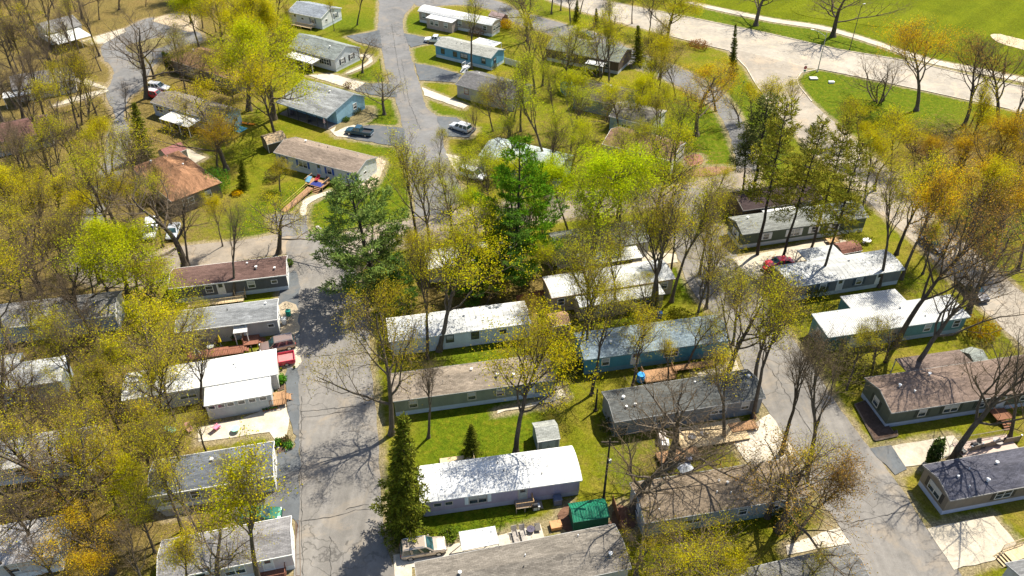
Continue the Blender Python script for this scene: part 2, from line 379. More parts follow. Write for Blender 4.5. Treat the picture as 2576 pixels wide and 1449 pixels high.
# open cracks and tar lines across the old asphalt
TAR = plain((.035, .033, .03), .9)
def crack(px, wd=.05):
    P = [at(*p).to_2d() for p in px]; Q = []
    for a, b in zip(P[:-1], P[1:]):
        n = max(2, int((b - a).length / .5))
        for j in range(n): q = a.lerp(b, j / n); Q.append(q + Vector((RND.gauss(0, .07), RND.gauss(0, .07))))
    vs = []; fs = []
    for i, q in enumerate(Q):
        d = (Q[min(i + 1, len(Q) - 1)] - Q[max(i - 1, 0)]).normalized(); n = Vector((-d.y, d.x)) * wd * RND.uniform(.25, .7)
        vs += [(q.x - n.x, q.y - n.y, .112), (q.x + n.x, q.y + n.y, .112)]
    for i in range(len(Q) - 1): fs.append((2 * i, 2 * i + 2, 2 * i + 3, 2 * i + 1))
    o = MB().add(vs, fs).build('asphalt_crack', TAR); o['kind'] = 'structure'
for c in [[(756, 1036), (830, 1030), (900, 1022), (945, 1016)], [(757, 1052), (820, 1044), (895, 1034)], [(760, 1312), (840, 1300), (905, 1284), (955, 1276)], [(870, 1285), (905, 1272), (940, 1268)], [(830, 1350), (832, 1420), (836, 1470)], [(820, 940), (826, 1000)], [(846, 935), (852, 990)], [(758, 1000), (758, 1150), (759, 1300), (762, 1470)],
          [(800, 740), (860, 728), (905, 720)], [(780, 900), (860, 890), (925, 882)], [(1010, 150), (1030, 260), (1060, 330)], [(985, 60), (1000, 160), (1020, 250)], [(300, 300), (290, 380), (270, 450)], [(1900, 880), (1960, 960), (2060, 1120), (2150, 1260)], [(2050, 1180), (2120, 1160), (2190, 1150)], [(2130, 1320), (2210, 1300), (2290, 1285)], [(930, 590), (1000, 578), (1120, 558)]]: crack(c)
# kerbs: a real step along the highway and the entrance flare
def kerb(px, name='kerb'):
    P = [at(*p) for p in px]; mb = MB()
    for a, b in zip(P[:-1], P[1:]):
        d = (b - a).normalized(); n = Vector((-d.y, d.x, 0)) * .12
        mb.add([a - n, b - n, b + n, a + n, a - n + Vector((0, 0, .16)), b - n + Vector((0, 0, .16)), b + n + Vector((0, 0, .16)), a + n + Vector((0, 0, .16))],
               [(4, 5, 6, 7), (0, 1, 5, 4), (2, 3, 7, 6)])
    o = mb.build(name, CONC_W); o['kind'] = 'structure'
kerb([(1655, 28), (1761, 50), (1932, 85), (2108, 125), (2299, 157), (2500, 205), (2620, 228)])
kerb([(2540, 275), (2432, 252), (2332, 230), (2165, 195), (2060, 174), (2015, 184), (2004, 200), (2010, 217), (2042, 256)])
kerb([(1681, 90), (1788, 117), (1835, 128), (1878, 172), (1902, 214), (1937, 262)])

# ------------------------------------------------------------------ the lawn: one sheet with its cover painted per vertex
def axis(lo, hi, step, far):
    a = list(np.arange(lo, hi + .1, step)); s = step; x = a[0]
    while x > -far: s *= 1.5; x -= s; a.insert(0, x)
    s = step; x = a[-1]
    while x < far: s *= 1.5; x += s; a.append(x)
    return np.array(a)
gx, gy = axis(-165, 175, 1.1, 900), axis(30, 275, 1.1, 900)
X, Y = np.meshgrid(gx, gy); X = X.ravel(); Y = Y.ravel(); NX, NY = len(gx), len(gy)
green = np.zeros_like(X); brown = np.zeros_like(X); sand = np.zeros_like(X)
GREEN = [(870, 540, 11, 1.2), (800, 540, 8, 1.3), (960, 490, 8, 1.2), (930, 540, 9, 1.2), (970, 250, 9, 1), (985, 300, 8, 1.2), (1040, 60, 8, .9), (870, 60, 9, .8), (960, 365, 5, .9), (1020, 120, 6, .8),
         (1180, 1080, 6, .9), (1250, 1060, 6, .8), (1200, 1110, 6, .8), (1130, 1320, 6, .8), (1250, 1300, 5, .8), (1180, 890, 7, .8), (1560, 780, 5, .8),
         (2080, 250, 14, 1), (2200, 260, 16, .9), (1880, 250, 10, 1.2), (1820, 385, 9, 1.8), (1780, 375, 9, 1.8), (1750, 350, 7, 1.2), (1900, 300, 8, 1), (2000, 60, 20, .9), (2060, 90, 12, 1.1), (1830, 60, 12, 1),
         (1740, 720, 5, .8), (2250, 560, 8, .5), (930, 200, 7, .8), (870, 150, 7, .5), (1090, 150, 6, .6), (1130, 300, 6, .8), (1330, 20, 12, .6), (420, 190, 6, .8), (700, 570, 6, .6), (1700, 700, 4, .5), (2330, 190, 20, .7), (640, 560, 8, .5)]
BROWN = [(60, 250, 30, 1.3), (180, 330, 20, 1), (60, 60, 45, 1.3), (250, 40, 30, 1.2), (120, 450, 25, 1), (100, 650, 22, 1), (60, 850, 15, .6), (150, 900, 14, .7), (230, 1180, 14, .9), (120, 1300, 14, 1), (330, 1300, 10, .7),
         (450, 30, 20, .7), (420, 600, 8, .5), (1300, 450, 14, .7), (1330, 330, 10, .5), (1200, 760, 8, 1.2), (1340, 720, 9, 1.2), (1120, 760, 6, 1.0), (1560, 330, 14, .6), (1740, 420, 9, .6), (1580, 140, 12, .8), (1680, 120, 8, .8), (1600, 1160, 6, .7),
         (1740, 1150, 6, .6), (2050, 900, 8, .5), (2400, 420, 18, .8), (2330, 760, 8, .6), (2540, 1050, 10, .5), (2480, 400, 15, .9), (1380, 850, 6, .4), (500, 230, 10, .6), (560, 260, 10, .6), (350, 500, 10, .6), (40, 1250, 10, .9), (2050, 1330, 5, .9), (330, 340, 8, .6)]
for lst, arr in ((GREEN, green), (BROWN, brown)):
    for px, py, r, k in lst:
        c = at(px, py); arr += (1.0 if arr is green else .62) * k * np.exp(-((X - c.x) ** 2 + (Y - c.y) ** 2) / (2 * (r * .75) ** 2))
for P in SHEETS:
    lo, hi = P.min(0) - 3, P.max(0) + 3
    idx = np.where((X > lo[0]) & (X < hi[0]) & (Y > lo[1]) & (Y < hi[1]))[0]
    if not len(idx): continue
    q = np.stack([X[idx], Y[idx]], 1); dm = np.full(len(idx), 99.)
    for i in range(len(P)):
        a, b = P[i], P[(i + 1) % len(P)]; ab = b - a; L = (ab ** 2).sum() + 1e-9
        t = np.clip(((q - a) @ ab) / L, 0, 1); dm = np.minimum(dm, np.linalg.norm(q - (a + t[:, None] * ab), axis=1))
    sand[idx] = np.maximum(sand[idx], np.clip(1.15 - dm / 1.3, 0, 1))
me = bpy.data.meshes.new('lawn')
me.vertices.add(NX * NY); me.vertices.foreach_set('co', np.stack([X, Y, np.zeros_like(X)], 1).astype(np.float32).ravel())
i, j = np.meshgrid(np.arange(NX - 1), np.arange(NY - 1)); a = (j * NX + i).ravel()
F = np.stack([a, a + 1, a + 1 + NX, a + NX], 1)
def set_quads(me, F, mi=None):
    n = len(F); me.loops.add(4 * n); me.polygons.add(n)
    me.loops.foreach_set('vertex_index', F.astype(np.int32).ravel())
    me.polygons.foreach_set('loop_start', np.arange(0, 4 * n, 4, dtype=np.int32))
    if mi is not None: me.polygons.foreach_set('material_index', mi.astype(np.int32))
    me.update(calc_edges=True); me.validate()
set_quads(me, F)
ca = me.color_attributes.new('cover', 'FLOAT_COLOR', 'POINT')
ca.data.foreach_set('color', np.stack([np.clip(green, 0, 1), np.clip(brown, 0, 1), sand, np.ones_like(X)], 1).astype(np.float32).ravel())
def lawn_mat(name, fixed=None):
    b = NB(name); v = b.obj()
    n1 = b.noise(v, .12, 6, .7, .5); n2 = b.noise(v, .9, 6, .75); n3 = b.noise(v, 5, 4, .75)
    base = b.ramp(n1, [(.3, (.085, .12, .005)), (.48, (.145, .148, .009)), (.68, (.205, .16, .03))])
    lush = b.ramp(n2, [(.3, (.05, .092, .004)), (.52, (.1, .132, .006)), (.7, (.165, .15, .012))])
    if fixed:
        col = b.mix(b.ramp(n1, [(.35, 0), (.65, 1)]), fixed[0], fixed[1])
        mw = b.n('TexWave', wave_type='BANDS', bands_direction='DIAGONAL'); b.l(b.obj((1, -1, 1)), mw.inputs['Vector']); mw.inputs['Scale'].default_value = .05; mw.inputs['Distortion'].default_value = .6
        col = b.mix(1, col, b.ramp(mw.outputs['Fac'], [(.35, .93), (.65, 1.06)]), 'MULTIPLY')
    else:
        at_ = b.n('Attribute', attribute_name='cover'); sp = b.n('SeparateColor'); b.l(at_.outputs['Color'], sp.inputs[0])
        def soft(ch, k=.5):
            return b.ramp(b.math('ADD', sp.outputs[ch], b.math('MULTIPLY', b.math('SUBTRACT', n2, .5), k * 2)), [(.25, 0), (.75, 1)])
        col = b.mix(soft(0, .9), base, lush)
        litter = b.ramp(n3, [(.3, (.08, .05, .022)), (.5, (.16, .105, .045)), (.7, (.27, .18, .09))])
        col = b.mix(b.math('MULTIPLY', soft(1, 1.0), .72), col, litter)
        edge = b.ramp(n3, [(.3, (.2, .155, .09)), (.7, (.36, .29, .19))])
        col = b.mix(b.math('MULTIPLY', soft(2, .6), .8), col, edge)
    f = b.ramp(n3, [(.3, .6), (.68, 1.34)]); g = b.ramp(b.noise(v, 1.7, 6, .85), [(.36, .6), (.62, 1.22)])
    col = b.mix(1, b.mix(1, col, f, 'MULTIPLY'), g, 'MULTIPLY')
    b.bump(b.noise(v, 7, 5, .8), .9, .18)
    return b.done(col, 1, 0, .05)
me.materials.append(lawn_mat('lawn_grass'))
o = bpy.data.objects.new('lawn', me); COL.objects.link(o); o['kind'] = 'structure'
golf.data.materials[0] = lawn_mat('golf_grass', ((.09, .112, .0025), (.125, .142, .004)))
bpy.data.objects['golf_green'].data.materials[0] = lawn_mat('green_grass', ((.115, .135, .004), (.135, .15, .006)))
# ------------------------------------------------------------------ houses
WHITE = (.8, .79, .76)
TRIM = plain((.74, .73, .7), .6, 0, .05)
GLASS = glass(); BLIND = plain((.42, .42, .4), .5, 0, .1)
VENTM = plain((.75, .74, .72), .5, 0, .05); DARKM = plain((.05, .05, .05), .6)
HOUSES = []
class House: pass
WSZ = {'w': (.95, 1.15), 'W': (1.9, 1.2), 'p': (2.3, 1.25), 's': (.75, .5), 'l': (1.5, .45), 't': (.8, 1.4), 'd': (.95, 2.05)}
def opening(root, kind, pos, frame, shut=None, doorc=(.6, .6, .58), trim=None, sill=1.55):
    """a window or door on a wall; frame = (origin, along, out) in house space"""
    o, ax, out = frame; wd, ht = WSZ[kind]
    zc = sill + .3 if kind != 'd' else .8 + ht / 2
    p_ = o + ax * pos + Vector((0, 0, zc))
    M = Matrix(((ax.x, -out.x, 0, p_.x), (ax.y, -out.y, 0, p_.y), (0, 0, 1, p_.z), (0, 0, 0, 1)))
    tm = trim or TRIM
    h, v = wd / 2, ht / 2; b = .09
    fr = MB()
    for x0, x1, z0, z1 in ((-h - b, -h, -v - b, v + b), (h, h + b, -v - b, v + b), (-h, h, v, v + b), (-h, h, -v - b, -v)):
        fr.box(x0, x1, -.06, .04, z0, z1)
    if kind == 'd':
        d = MB().box(-h, h, -.035, .03, -v, v).build('door', plain(doorc, .5), root); d.matrix_local = M
        fo = fr.build('door_frame', tm, d)
        MB().box(-.3, .3, -.05, -.036, .15, .8).build('pane', GLASS, d)
        MB().box(h - .14, h - .08, -.09, -.036, -.12, 0).build('handle', VENTM, d)
        return d
    if kind in 'Wp':
        for x in ((0,) if kind == 'W' else (-h / 3, h / 3)): fr.box(x - .05, x + .05, -.06, .04, -v, v)
    if kind in 'wWpt': fr.box(-h, h, -.045, .03, -.03, .03)
    f = fr.build('window', tm, root); f.matrix_local = M
    MB().box(-h, h, -.02, .02, -v, v).build('pane', GLASS, f)
    if kind in 'wWt' and RND.random() < .75:
        k = RND.uniform(.25, .75); MB().box(-h + .02, h - .02, -.027, -.021, v - ht * k, v).build('blind', BLIND, f)
    if shut:
        for s in (-1, 1):
            x = s * (h + b + .24)
            MB().box(x - .21, x + .21, -.045, .02, -v - .08, v + .08).build('shutter', shut, f)
    return f
def profile(roof, W, ze, rise, ridge=.5):
    if roof == 'gable': return [(0, ze), (W * ridge, ze + rise), (W, ze)]
    if roof == 'bow':
        n = 10; return [(W * k / n, ze + rise * (1 - abs(2 * k / n - 1) ** 2.3)) for k in range(n + 1)]
    return [(0, ze), (W, ze + rise)]
def zprof(pr, y):
    for (a, za), (b, zb) in zip(pr[:-1], pr[1:]):
        if a <= y <= b: return za + (zb - za) * (y - a) / (b - a)
    return pr[-1][1]
def house(label, short, FL, FR, W=None, back=None, ze=3.05, roof='gable', rm=None, rise=None, wall=(.6, .6, .58), skirt=(.7, .7, .68), skh=.75,
          win=(), left=(), right=(), shut=None, oh=.3, cat='mobile home', name='mobile_home', vents=5, vert=False, ridge=.5, ext=(), fascia=None, doorc=(.6, .6, .58), trim=None, group='mobile homes of the park', rakes=True, endwall=None, ohf=None):
    A, B = at(*FL, ze), at(*FR, ze)
    L = (B - A).length; ang = math.atan2(B.y - A.y, B.x - A.x)
    ux = Vector((math.cos(ang), math.sin(ang), 0)); uy = Vector((-ux.y, ux.x, 0))
    if back: W = (at(*back, ze) - A).dot(uy)
    o = Vector((A.x, A.y, 0)); Hs = House(); Hs.L, Hs.W, Hs.ang, Hs.o, Hs.ux, Hs.uy, Hs.short = L, W, ang, o, ux, uy, short
    Hs.c = o + ux * L / 2 + uy * W / 2
    root = thing(name, label, cat, Hs.c, ang, group); Hs.root = root; HOUSES.append(Hs)
    off = Vector((-L / 2, -W / 2, 0))
    def loc(px, py, z): p = at(px, py, z) - o; return p.dot(ux), p.dot(uy)
    Hs.loc = loc
    def P(ob): ob.location = off; return ob
    rise = rise if rise is not None else {'gable': .16 * W, 'bow': .38, 'shed': .15, 'hip': .3 * W / 2}[roof]
    th = .12; ei = .14; of = ohf or oh
    wm = siding(wall, vert); rmat = rm or shingle((.2, .19, .18))
    if roof == 'hip':
        h = W / 2; vs = [(0, 0, ze), (L, 0, ze), (L, W, ze), (0, W, ze), (h, h, ze + rise), (L - h, h, ze + rise)]
        r = MB().add(vs, [(0, 1, 5, 4), (1, 2, 5), (2, 3, 4, 5), (3, 0, 4)])
        r.add([(x, y, z - th) for x, y, z in vs[:4]] , [(3, 2, 1, 0)])
        r.v += []; n = 0
        r.add([(x, y, z) for x, y, z in vs[:4]] + [(x, y, z - th) for x, y, z in vs[:4]], [(i, i + 4, (i + 1) % 4 + 4, (i + 1) % 4) for i in range(4)])
        pr = [(0, ze), (h, ze + rise), (W, ze)]
        wl = MB().box(oh, L - oh, oh, W - oh, skh if skirt else 0, ze - th)
    else:
        pr = profile(roof, W, ze, rise, ridge)
        r = MB().extr_x(pr + [(y, z - th) for y, z in reversed(pr)], 0, L)
        ys = [of] + [y for y, z in pr if of < y < W - oh] + [W - oh]
        top = [(y, zprof(pr, y) - th + .002) for y in ys]
        zb = skh if skirt else 0
        wl = MB().extr_x([(W - oh, zb), (of, zb)] + top, ei, L - ei)
    P(r.build('roof', rmat, root)); P(wl.build('wall', wm, root))
    if skirt: P(MB().box(ei + .03, L - ei - .03, oh + .03, W - oh - .03, 0, skh).build('skirting', siding(skirt, True, .06), root))
    fm = fascia or (TRIM if endwall == WHITE or roof == 'bow' or rm is None else plain(tuple(.35 * q + .16 for q in wall), .6))
    P(MB().box(-.03, L + .03, -.06, -.003, ze - .17, ze - .01).build('fascia', fm, root))
    P(MB().box(-.03, L + .03, W + .003, W + .06, ze - .17, ze + rise * (roof == 'shed') - .01).build('fascia', fm, root))
    if rakes and roof != 'hip':
        for x0, x1 in ((-.05, -.004), (L + .004, L + .05)):
            P(MB().extr_x([(y, z + .015) for y, z in pr] + [(y, z - .2) for y, z in reversed(pr)], x0, x1).build('rake_trim', fm, root))
    if endwall:                           # ends of another colour, laid just proud of the siding
        for x0, x1 in ((ei - .012, ei - .003), (L - ei + .003, L - ei + .012)):
            ys = [of] + [y for y, z in pr if of < y < W - oh] + [W - oh]
            P(MB().extr_x([(W - oh, skh), (of, skh)] + [(y, zprof(pr, y) - th) for y in ys], x0, x1).build('end_wall', siding(endwall, vert), root))
    if ohf:
        n = int(L / 2.6)
        for k in range(n + 1): MB().box(.2 + (L - .4) * k / n - .06, .2 + (L - .4) * k / n + .06, .12, .24, 0, zprof(pr, .12) - th).build('post', DARKM, root, off)
        P(MB().box(.2, L - .2, .15, of - .02, 0, .14).build('porch_floor', concrete((.2, .18, .17)), root))
        r_ = MB(); r_.bar((.2, .18, 1.0), (L - .2, .18, 1.0), .04); r_.bar((.2, .18, .3), (L - .2, .18, .3), .03)
        P(r_.build('railing', DARKM, root))
    S = plain(shut, .6) if shut else None
    for t, kd in win: opening(root, kd, t * L, (off + Vector((0, of, 0)), Vector((1, 0, 0)), Vector((0, -1, 0))), S if kd in 'wWp' else None, doorc, trim)
    for u, kd in left: opening(root, kd, -u * W, (off + Vector((ei, 0, 0)), Vector((0, -1, 0)), Vector((-1, 0, 0))), S if kd in 'wWp' else None, doorc, trim)
    for u, kd in right: opening(root, kd, u * W, (off + Vector((L - ei, 0, 0)), Vector((0, 1, 0)), Vector((1, 0, 0))), S if kd in 'wWp' else None, doorc, trim)
    vs = vents if not isinstance(vents, int) else [(RND.uniform(.1, .9), RND.uniform(.25, .8)) for _ in range(vents)]
    for t, u in vs:
        x, y = t * L, u * W; z = (ze + rise * min(1, 2 * min(u, 1 - u)) if roof == 'hip' else zprof(pr, y))
        s = RND.uniform(.7, 1.2); kd = RND.random()
        v = MB().tube([(0, 0, -.1), (0, 0, .3 * s)], .1 * s if kd < .6 else .06, 8).build('roof_vent', VENTM if kd < .8 else DARKM, root, off + Vector((x, y, z)))
        if kd < .6: MB().tube([(0, 0, .3 * s), (0, 0, .36 * s), (0, 0, .42 * s)], [.19 * s, .2 * s, .05], 8).build('cap', VENTM, v)
    for e in ext: extension(Hs, off, e)
    return Hs
def extension(Hs, off, e):
    """e: kind, px corners, z, colours: an awning on posts or a lean-to room that belongs to the house"""
    z = e.get('z', 2.7); pts = [Hs.loc(px, py, z) for px, py in e['px']]
    x0, x1 = min(p[0] for p in pts), max(p[0] for p in pts); y0, y1 = min(p[1] for p in pts), max(p[1] for p in pts)
    if 'yr' in e: y0, y1 = e['yr'][0] if e['yr'][0] is not None else y0, e['yr'][1] if e['yr'][1] is not None else y1
    root = Hs.root; fall = e.get('fall', .15); back = y0 > Hs.W * .45
    z0, z1 = (z, z - fall) if back else (z - fall, z)
    rm = e.get('rm') or metal_roof((.64, .64, .62))
    r = MB().extr_x([(y0, z0), (y1, z1), (y1, z1 - .09), (y0, z0 - .09)], x0, x1).build(e.get('name', 'porch_roof'), rm, root, off)
    if e.get('wall'):
        i = .15
        wl = MB().extr_x([(y0 + i, 0), (y1 - (0 if not back else i), 0), (y1 - (0 if not back else i), z1 - .1), (y0 + i, z0 - .1)], x0 + i, x1 - i).build('porch_wall', siding(e['wall']), root, off)
        for t, kd in e.get('win', ()):
            opening(root, kd, t * (x1 - x0) + x0, (off + Vector((0, y0 + i, 0)), Vector((1, 0, 0)), Vector((0, -1, 0))), None, sill=e.get('sill', 1.4))
    else:
        yp = (y1 - .12) if back else (y0 + .12)
        n = max(2, int((x1 - x0) / 2.6) + 1)
        for k in range(n):
            x = x0 + .12 + (x1 - x0 - .24) * k / (n - 1)
            MB().box(x - .05, x + .05, yp - .05, yp + .05, 0, min(z0, z1) - .09).build('post', TRIM, root, off)
    return r
SG = lambda *c: shingle(c)
MW = metal_roof((.6, .6, .59), 0, .3); MWD = metal_roof((.5, .51, .51), 0, .45); MG = metal_roof((.5, .52, .52), 0, .4)
# --- row left of the main street
A1 = house('dark grey mobile home with brown shingle roof and white end trim at the street corner', 'brown roofed corner home', (425, 726), (721, 691), W=5.0, rm=SG(.17, .105, .09), wall=(.11, .115, .125), skirt=(.5, .55, .6), win=[(.32, 'w'), (.42, 'd'), (.68, 'w'), (.88, 's')], right=[(.5, 'w')], vents=[(.66, .6), (.74, .35), (.9, .25)], endwall=WHITE)
A2 = house('grey mobile home with pale grey roof, white end wall and small white door awning', 'pale grey home beside the deck', (440, 836), (698, 803), W=4.7, roof='gable', rise=.55, rm=SG(.27, .28, .29), wall=(.36, .37, .37), skirt=(.3, .32, .35), win=[(.2, 'w'), (.64, 'd'), (.92, 's')], right=[(.5, 'w')], endwall=WHITE, vents=[(.5, .6), (.88, .7)],
           ext=[dict(px=[(586, 835), (621, 832), (620, 815)], z=2.5, yr=(-1.0, .3), name='door_awning')])
A3 = house('long white home with wide flat white porch roof and grey enclosed porch', 'white flat roofed porch home', (306, 1007), (697, 940), W=4.9, roof='bow', rise=.3, rm=MW, wall=(.62, .62, .58), skirt=(.55, .55, .52), win=[(.2, 'w'), (.4, 'W')], vents=[(.72, .6), (.73, .45), (.5, .7)],
           ext=[dict(px=[(511, 1019), (682, 986)], z=2.95, yr=(None, 1.9), fall=.25, wall=(.4, .44, .46), win=[(.1, 's'), (.24, 's'), (.38, 's'), (.54, 's'), (.7, 's'), (.86, 's')], sill=1.85)])
A4 = house('home with blue grey shingle roof and bright white gable end by the flower bed', 'slate roofed white gabled home', (372, 1250), (688, 1197), W=5.2, back=None, rm=SG(.15, .165, .19), wall=(.3, .31, .32), win=[(.15, 'W'), (.35, 'w'), (.55, 'w'), (.8, 'd')], endwall=WHITE, right=[(.5, 'w')], vents=[(.92, .85), (.5, .6)])
A5 = house('home with light grey shingle roof and pale pink walls at the bottom left', 'pale pink home with grey roof', (395, 1462), (735, 1394), W=4.8, rm=SG(.27, .26, .26), wall=(.6, .52, .5), win=[(.3, 'w'), (.55, 'W'), (.8, 'd')], endwall=WHITE, right=[(.5, 'w')], vents=[(.75, .6), (.3, .5)])
# --- far left column
house('blue walled home with grey roof and white gable end behind bare trees', 'blue walled left edge home', (-160, 845), (288, 792), W=5.6, rm=SG(.3, .29, .28), wall=(.27, .36, .5), skirt=(.3, .38, .5), win=[(.3, 'w'), (.37, 'w'), (.52, 'w')], endwall=WHITE, vents=3)
house('home with patchy white metal roof at the left edge among trees', 'white roofed left edge home', (-160, 1005), (152, 957), W=4.8, roof='bow', rm=MWD, wall=(.3, .36, .45), skirt=(.3, .35, .42), win=[(.4, 'w'), (.7, 'W')], vents=2,
      ext=[dict(px=[(-60, 905), (46, 892), (50, 905)], z=2.9, yr=(4.5, 7.2), name='carport_roof')])
house('home with faded white roof and grey gable end under bare branches', 'faded white roofed home', (-160, 1203), (232, 1150), W=5.0, rm=metal_roof((.46, .44, .42), 0, .4), rise=.6, wall=(.5, .5, .48), win=[(.5, 'w')], endwall=(.55, .57, .58), vents=2)
house('home with pale gable end and faded roof in the bottom left corner', 'pale gabled bottom left home', (-160, 1452), (137, 1398), W=5.2, rm=metal_roof((.46, .44, .43), 0, .4), rise=.8, wall=(.5, .5, .5), win=[(.6, 'w')], endwall=(.6, .63, .66), vents=2)
# --- upper left
T1 = house('grey roofed house with big white porch roof beside the cul-de-sac', 'grey house with white porch', (122, 84), (206, 62), W=9, rm=SG(.28, .27, .26), wall=(.55, .55, .52), skirt=None, name='house', cat='house', group='houses of the park', win=[(.3, 'w'), (.6, 'W')], vents=2,
          ext=[dict(px=[(127, 98), (150, 109), (219, 81), (196, 69)], z=2.6, yr=(None, .6))])
T2 = house('dark grey house with stone coloured base left of the curved street', 'dark house with stone base', (30, 226), (186, 200), W=8.5, rm=SG(.19, .18, .18), wall=(.3, .3, .31), skirt=(.6, .58, .55), name='house', cat='house', group='houses of the park', win=[(.55, 'W'), (.75, 'W'), (.92, 'w')], vents=3,
          ext=[dict(px=[(7, 200), (50, 223), (77, 210), (40, 196)], z=2.6, yr=(-2.4, .5))])
T3 = house('grey house with maroon brown roof at the left edge', 'maroon roofed house', (-70, 372), (127, 332), W=9, rm=SG(.18, .095, .08), wall=(.22, .22, .22), skirt=(.4, .39, .36), name='house', cat='house', group='houses of the park', win=[(.5, 'w'), (.75, 'W')], vents=2)
T4 = house('house with tan brown hip roof half hidden behind a bushy tree', 'tan hip roofed house', (425, 150), (592, 204), W=9.5, roof='hip', rise=2.2, rm=SG(.27, .16, .09), wall=(.2, .18, .15), skirt=None, name='house', cat='house', group='houses of the park', win=[(.3, 'W'), (.7, 'W')], vents=2)
T5 = house('blue gabled house with grey brown roof and white porch roof on posts', 'blue gabled brown roofed house', (378, 257), (549, 307), back=(608, 276), rm=SG(.25, .215, .18), wall=(.42, .46, .52), skirt=None, name='house', cat='house', group='houses of the park', win=[(.1, 'W'), (.3, 'p'), (.75, 'W')], right=[(.3, 'w'), (.7, 'w')], endwall=(.4, .55, .62), vents=2,
          ext=[dict(px=[(398, 297), (490, 306), (466, 322)], z=2.5, yr=(-3.6, .2))])
T6 = house('house with orange tan hip roof behind a large bare tree', 'orange tan hip roofed house', (328, 421), (432, 508), back=(516, 428), roof='hip', rise=2.1, rm=SG(.36, .19, .105), wall=(.17, .15, .13), skirt=None, name='house', cat='house', group='houses of the park', win=[(.3, 'W'), (.6, 'd')], right=[(.3, 'W'), (.7, 'w')], vents=[(.2, .3), (.25, .6), (.5, .7)],
          ext=[dict(px=[(347, 470), (377, 457), (403, 468), (370, 490)], z=2.4, rm=SG(.33, .19, .11), name='porch_roof')])
T8 = house('long pale blue house with light brown roof, blue shutters and front deck', 'pale blue house with ramp', (688, 383), (897, 437), back=(960, 398), rm=SG(.3, .235, .185), wall=(.55, .6, .62), skirt=(.62, .66, .67), win=[(.1, 'w'), (.34, 'W'), (.535, 'd'), (.66, 'w'), (.93, 'w')], shut=(.03, .1, .42), doorc=(.3, .42, .6), right=[(.4, 's')], endwall=(.62, .66, .64), name='house', cat='house', group='houses of the park', vents=[(.2, .75), (.38, .7), (.48, .72), (.62, .75), (.85, .7)])
T9 = house('light blue house with wide grey streaked roof and dark open porch beside blue pickup', 'wide roofed light blue house', (694, 257), (821, 297), back=(911, 240), rm=shingle((.33, .34, .34), .5), wall=(.22, .42, .55), skirt=None, ohf=3.0, ze=2.75, name='house', cat='house', group='houses of the park', win=[(.1, 'w'), (.3, 'W'), (.6, 'd'), (.8, 'w')], right=[(.72, 'w')], rise=1.8, ridge=.72, endwall=(.33, .55, .66), vents=[(.4, .6), (.62, .6), (.55, .4)])
T10 = house('white house with grey green roof and white carport roof, curved path beside it', 'white house with green roof', (722, 118), (841, 151), back=(897, 117), rm=shingle((.29, .32, .3), .4), wall=(.62, .64, .66), skirt=(.66, .67, .68), name='house', cat='house', group='houses of the park', win=[(.78, 'p')], right=[(.3, 'w'), (.65, 'w')], shut=(.03, .03, .04), rise=1.9, endwall=(.66, .68, .7), vents=2,
           ext=[dict(px=[(711, 140), (767, 167), (801, 144)], z=2.5, yr=(-3.2, .3))])
T11 = house('white house with blue grey roof and wooden deck at the top of the court', 'topmost white house', (722, 29), (807, 46), back=(861, 20), rm=shingle((.29, .32, .36), .35), wall=(.62, .66, .7), skirt=(.6, .64, .68), name='house', cat='house', group='houses of the park', win=[(.2, 'd'), (.42, 's'), (.72, 'w')], right=[(.25, 's'), (.7, 'w')], shut=(.12, .14, .18), vents=2, endwall=WHITE)
T12 = house('tan trailer home with rounded white roof and boxed out front room by yellow bush', 'tan trailer with rounded roof', (1051, 27), (1237, 64), W=4.6, roof='bow', rise=.7, rm=MW, wall=(.4, .32, .27), skirt=(.68, .68, .66), win=[(.07, 'w'), (.17, 's'), (.55, 'W'), (.9, 'w')], right=[(.3, 'w'), (.6, 'w'), (.85, 'w')], vents=[(.12, .4), (.9, .5)], endwall=(.62, .52, .45),
            ext=[dict(px=[(1081, 37), (1137, 56), (1147, 47)], z=2.9, yr=(-2.6, .5), wall=(.42, .34, .29), win=[(.22, 'w'), (.4, 'w'), (.75, 'w')])])
T13 = house('bright blue house with pale grey roof, dark windows and white front steps', 'bright blue house', (1092, 113), (1235, 147), back=(1277, 126), rm=shingle((.4, .4, .36), .3), wall=(.13, .36, .52), skirt=(.55, .66, .72), win=[(.14, 'w'), (.36, 'w'), (.52, 'W'), (.86, 'w')], right=[(.3, 'w')], trim=plain((.05, .06, .08)), name='house', cat='house', group='houses of the park', vents=2,
            ext=[dict(px=[(1207, 92), (1263, 99), (1255, 110)], z=2.6, yr=(7.4, 11), name='carport_roof')])
T14 = house('grey house with dark grey roof and red curtained window by the court', 'dark grey roofed house', (1146, 212), (1288, 250), W=8.5, rm=shingle((.17, .165, .165), .3), wall=(.32, .33, .32), skirt=None, name='house', cat='house', group='houses of the park', win=[(.18, 'w'), (.6, 'W')], trim=plain((.3, .12, .08)), vents=2)
T15 = house('brown house with grey green roof and small white porch roof among tall trees', 'brown house with green roof', (1372, 121), (1557, 157), W=9, rm=shingle((.2, .22, .18), .4), wall=(.12, .09, .07), skirt=(.45, .46, .48), name='house', cat='house', group='houses of the park', win=[(.3, 'W'), (.85, 'w')], vents=3,
            ext=[dict(px=[(1471, 158), (1515, 168), (1519, 153)], z=2.5, yr=(-2.4, .4))])
T16 = house('house with dark brown roof and blue walls in the wooded block', 'dark brown roofed blue house', (1440, 240), (1562, 268), W=9, rm=SG(.1, .085, .08), wall=(.12, .2, .3), skirt=None, name='house', cat='house', group='houses of the park', win=[(.3, 'W'), (.7, 'w')], vents=2)
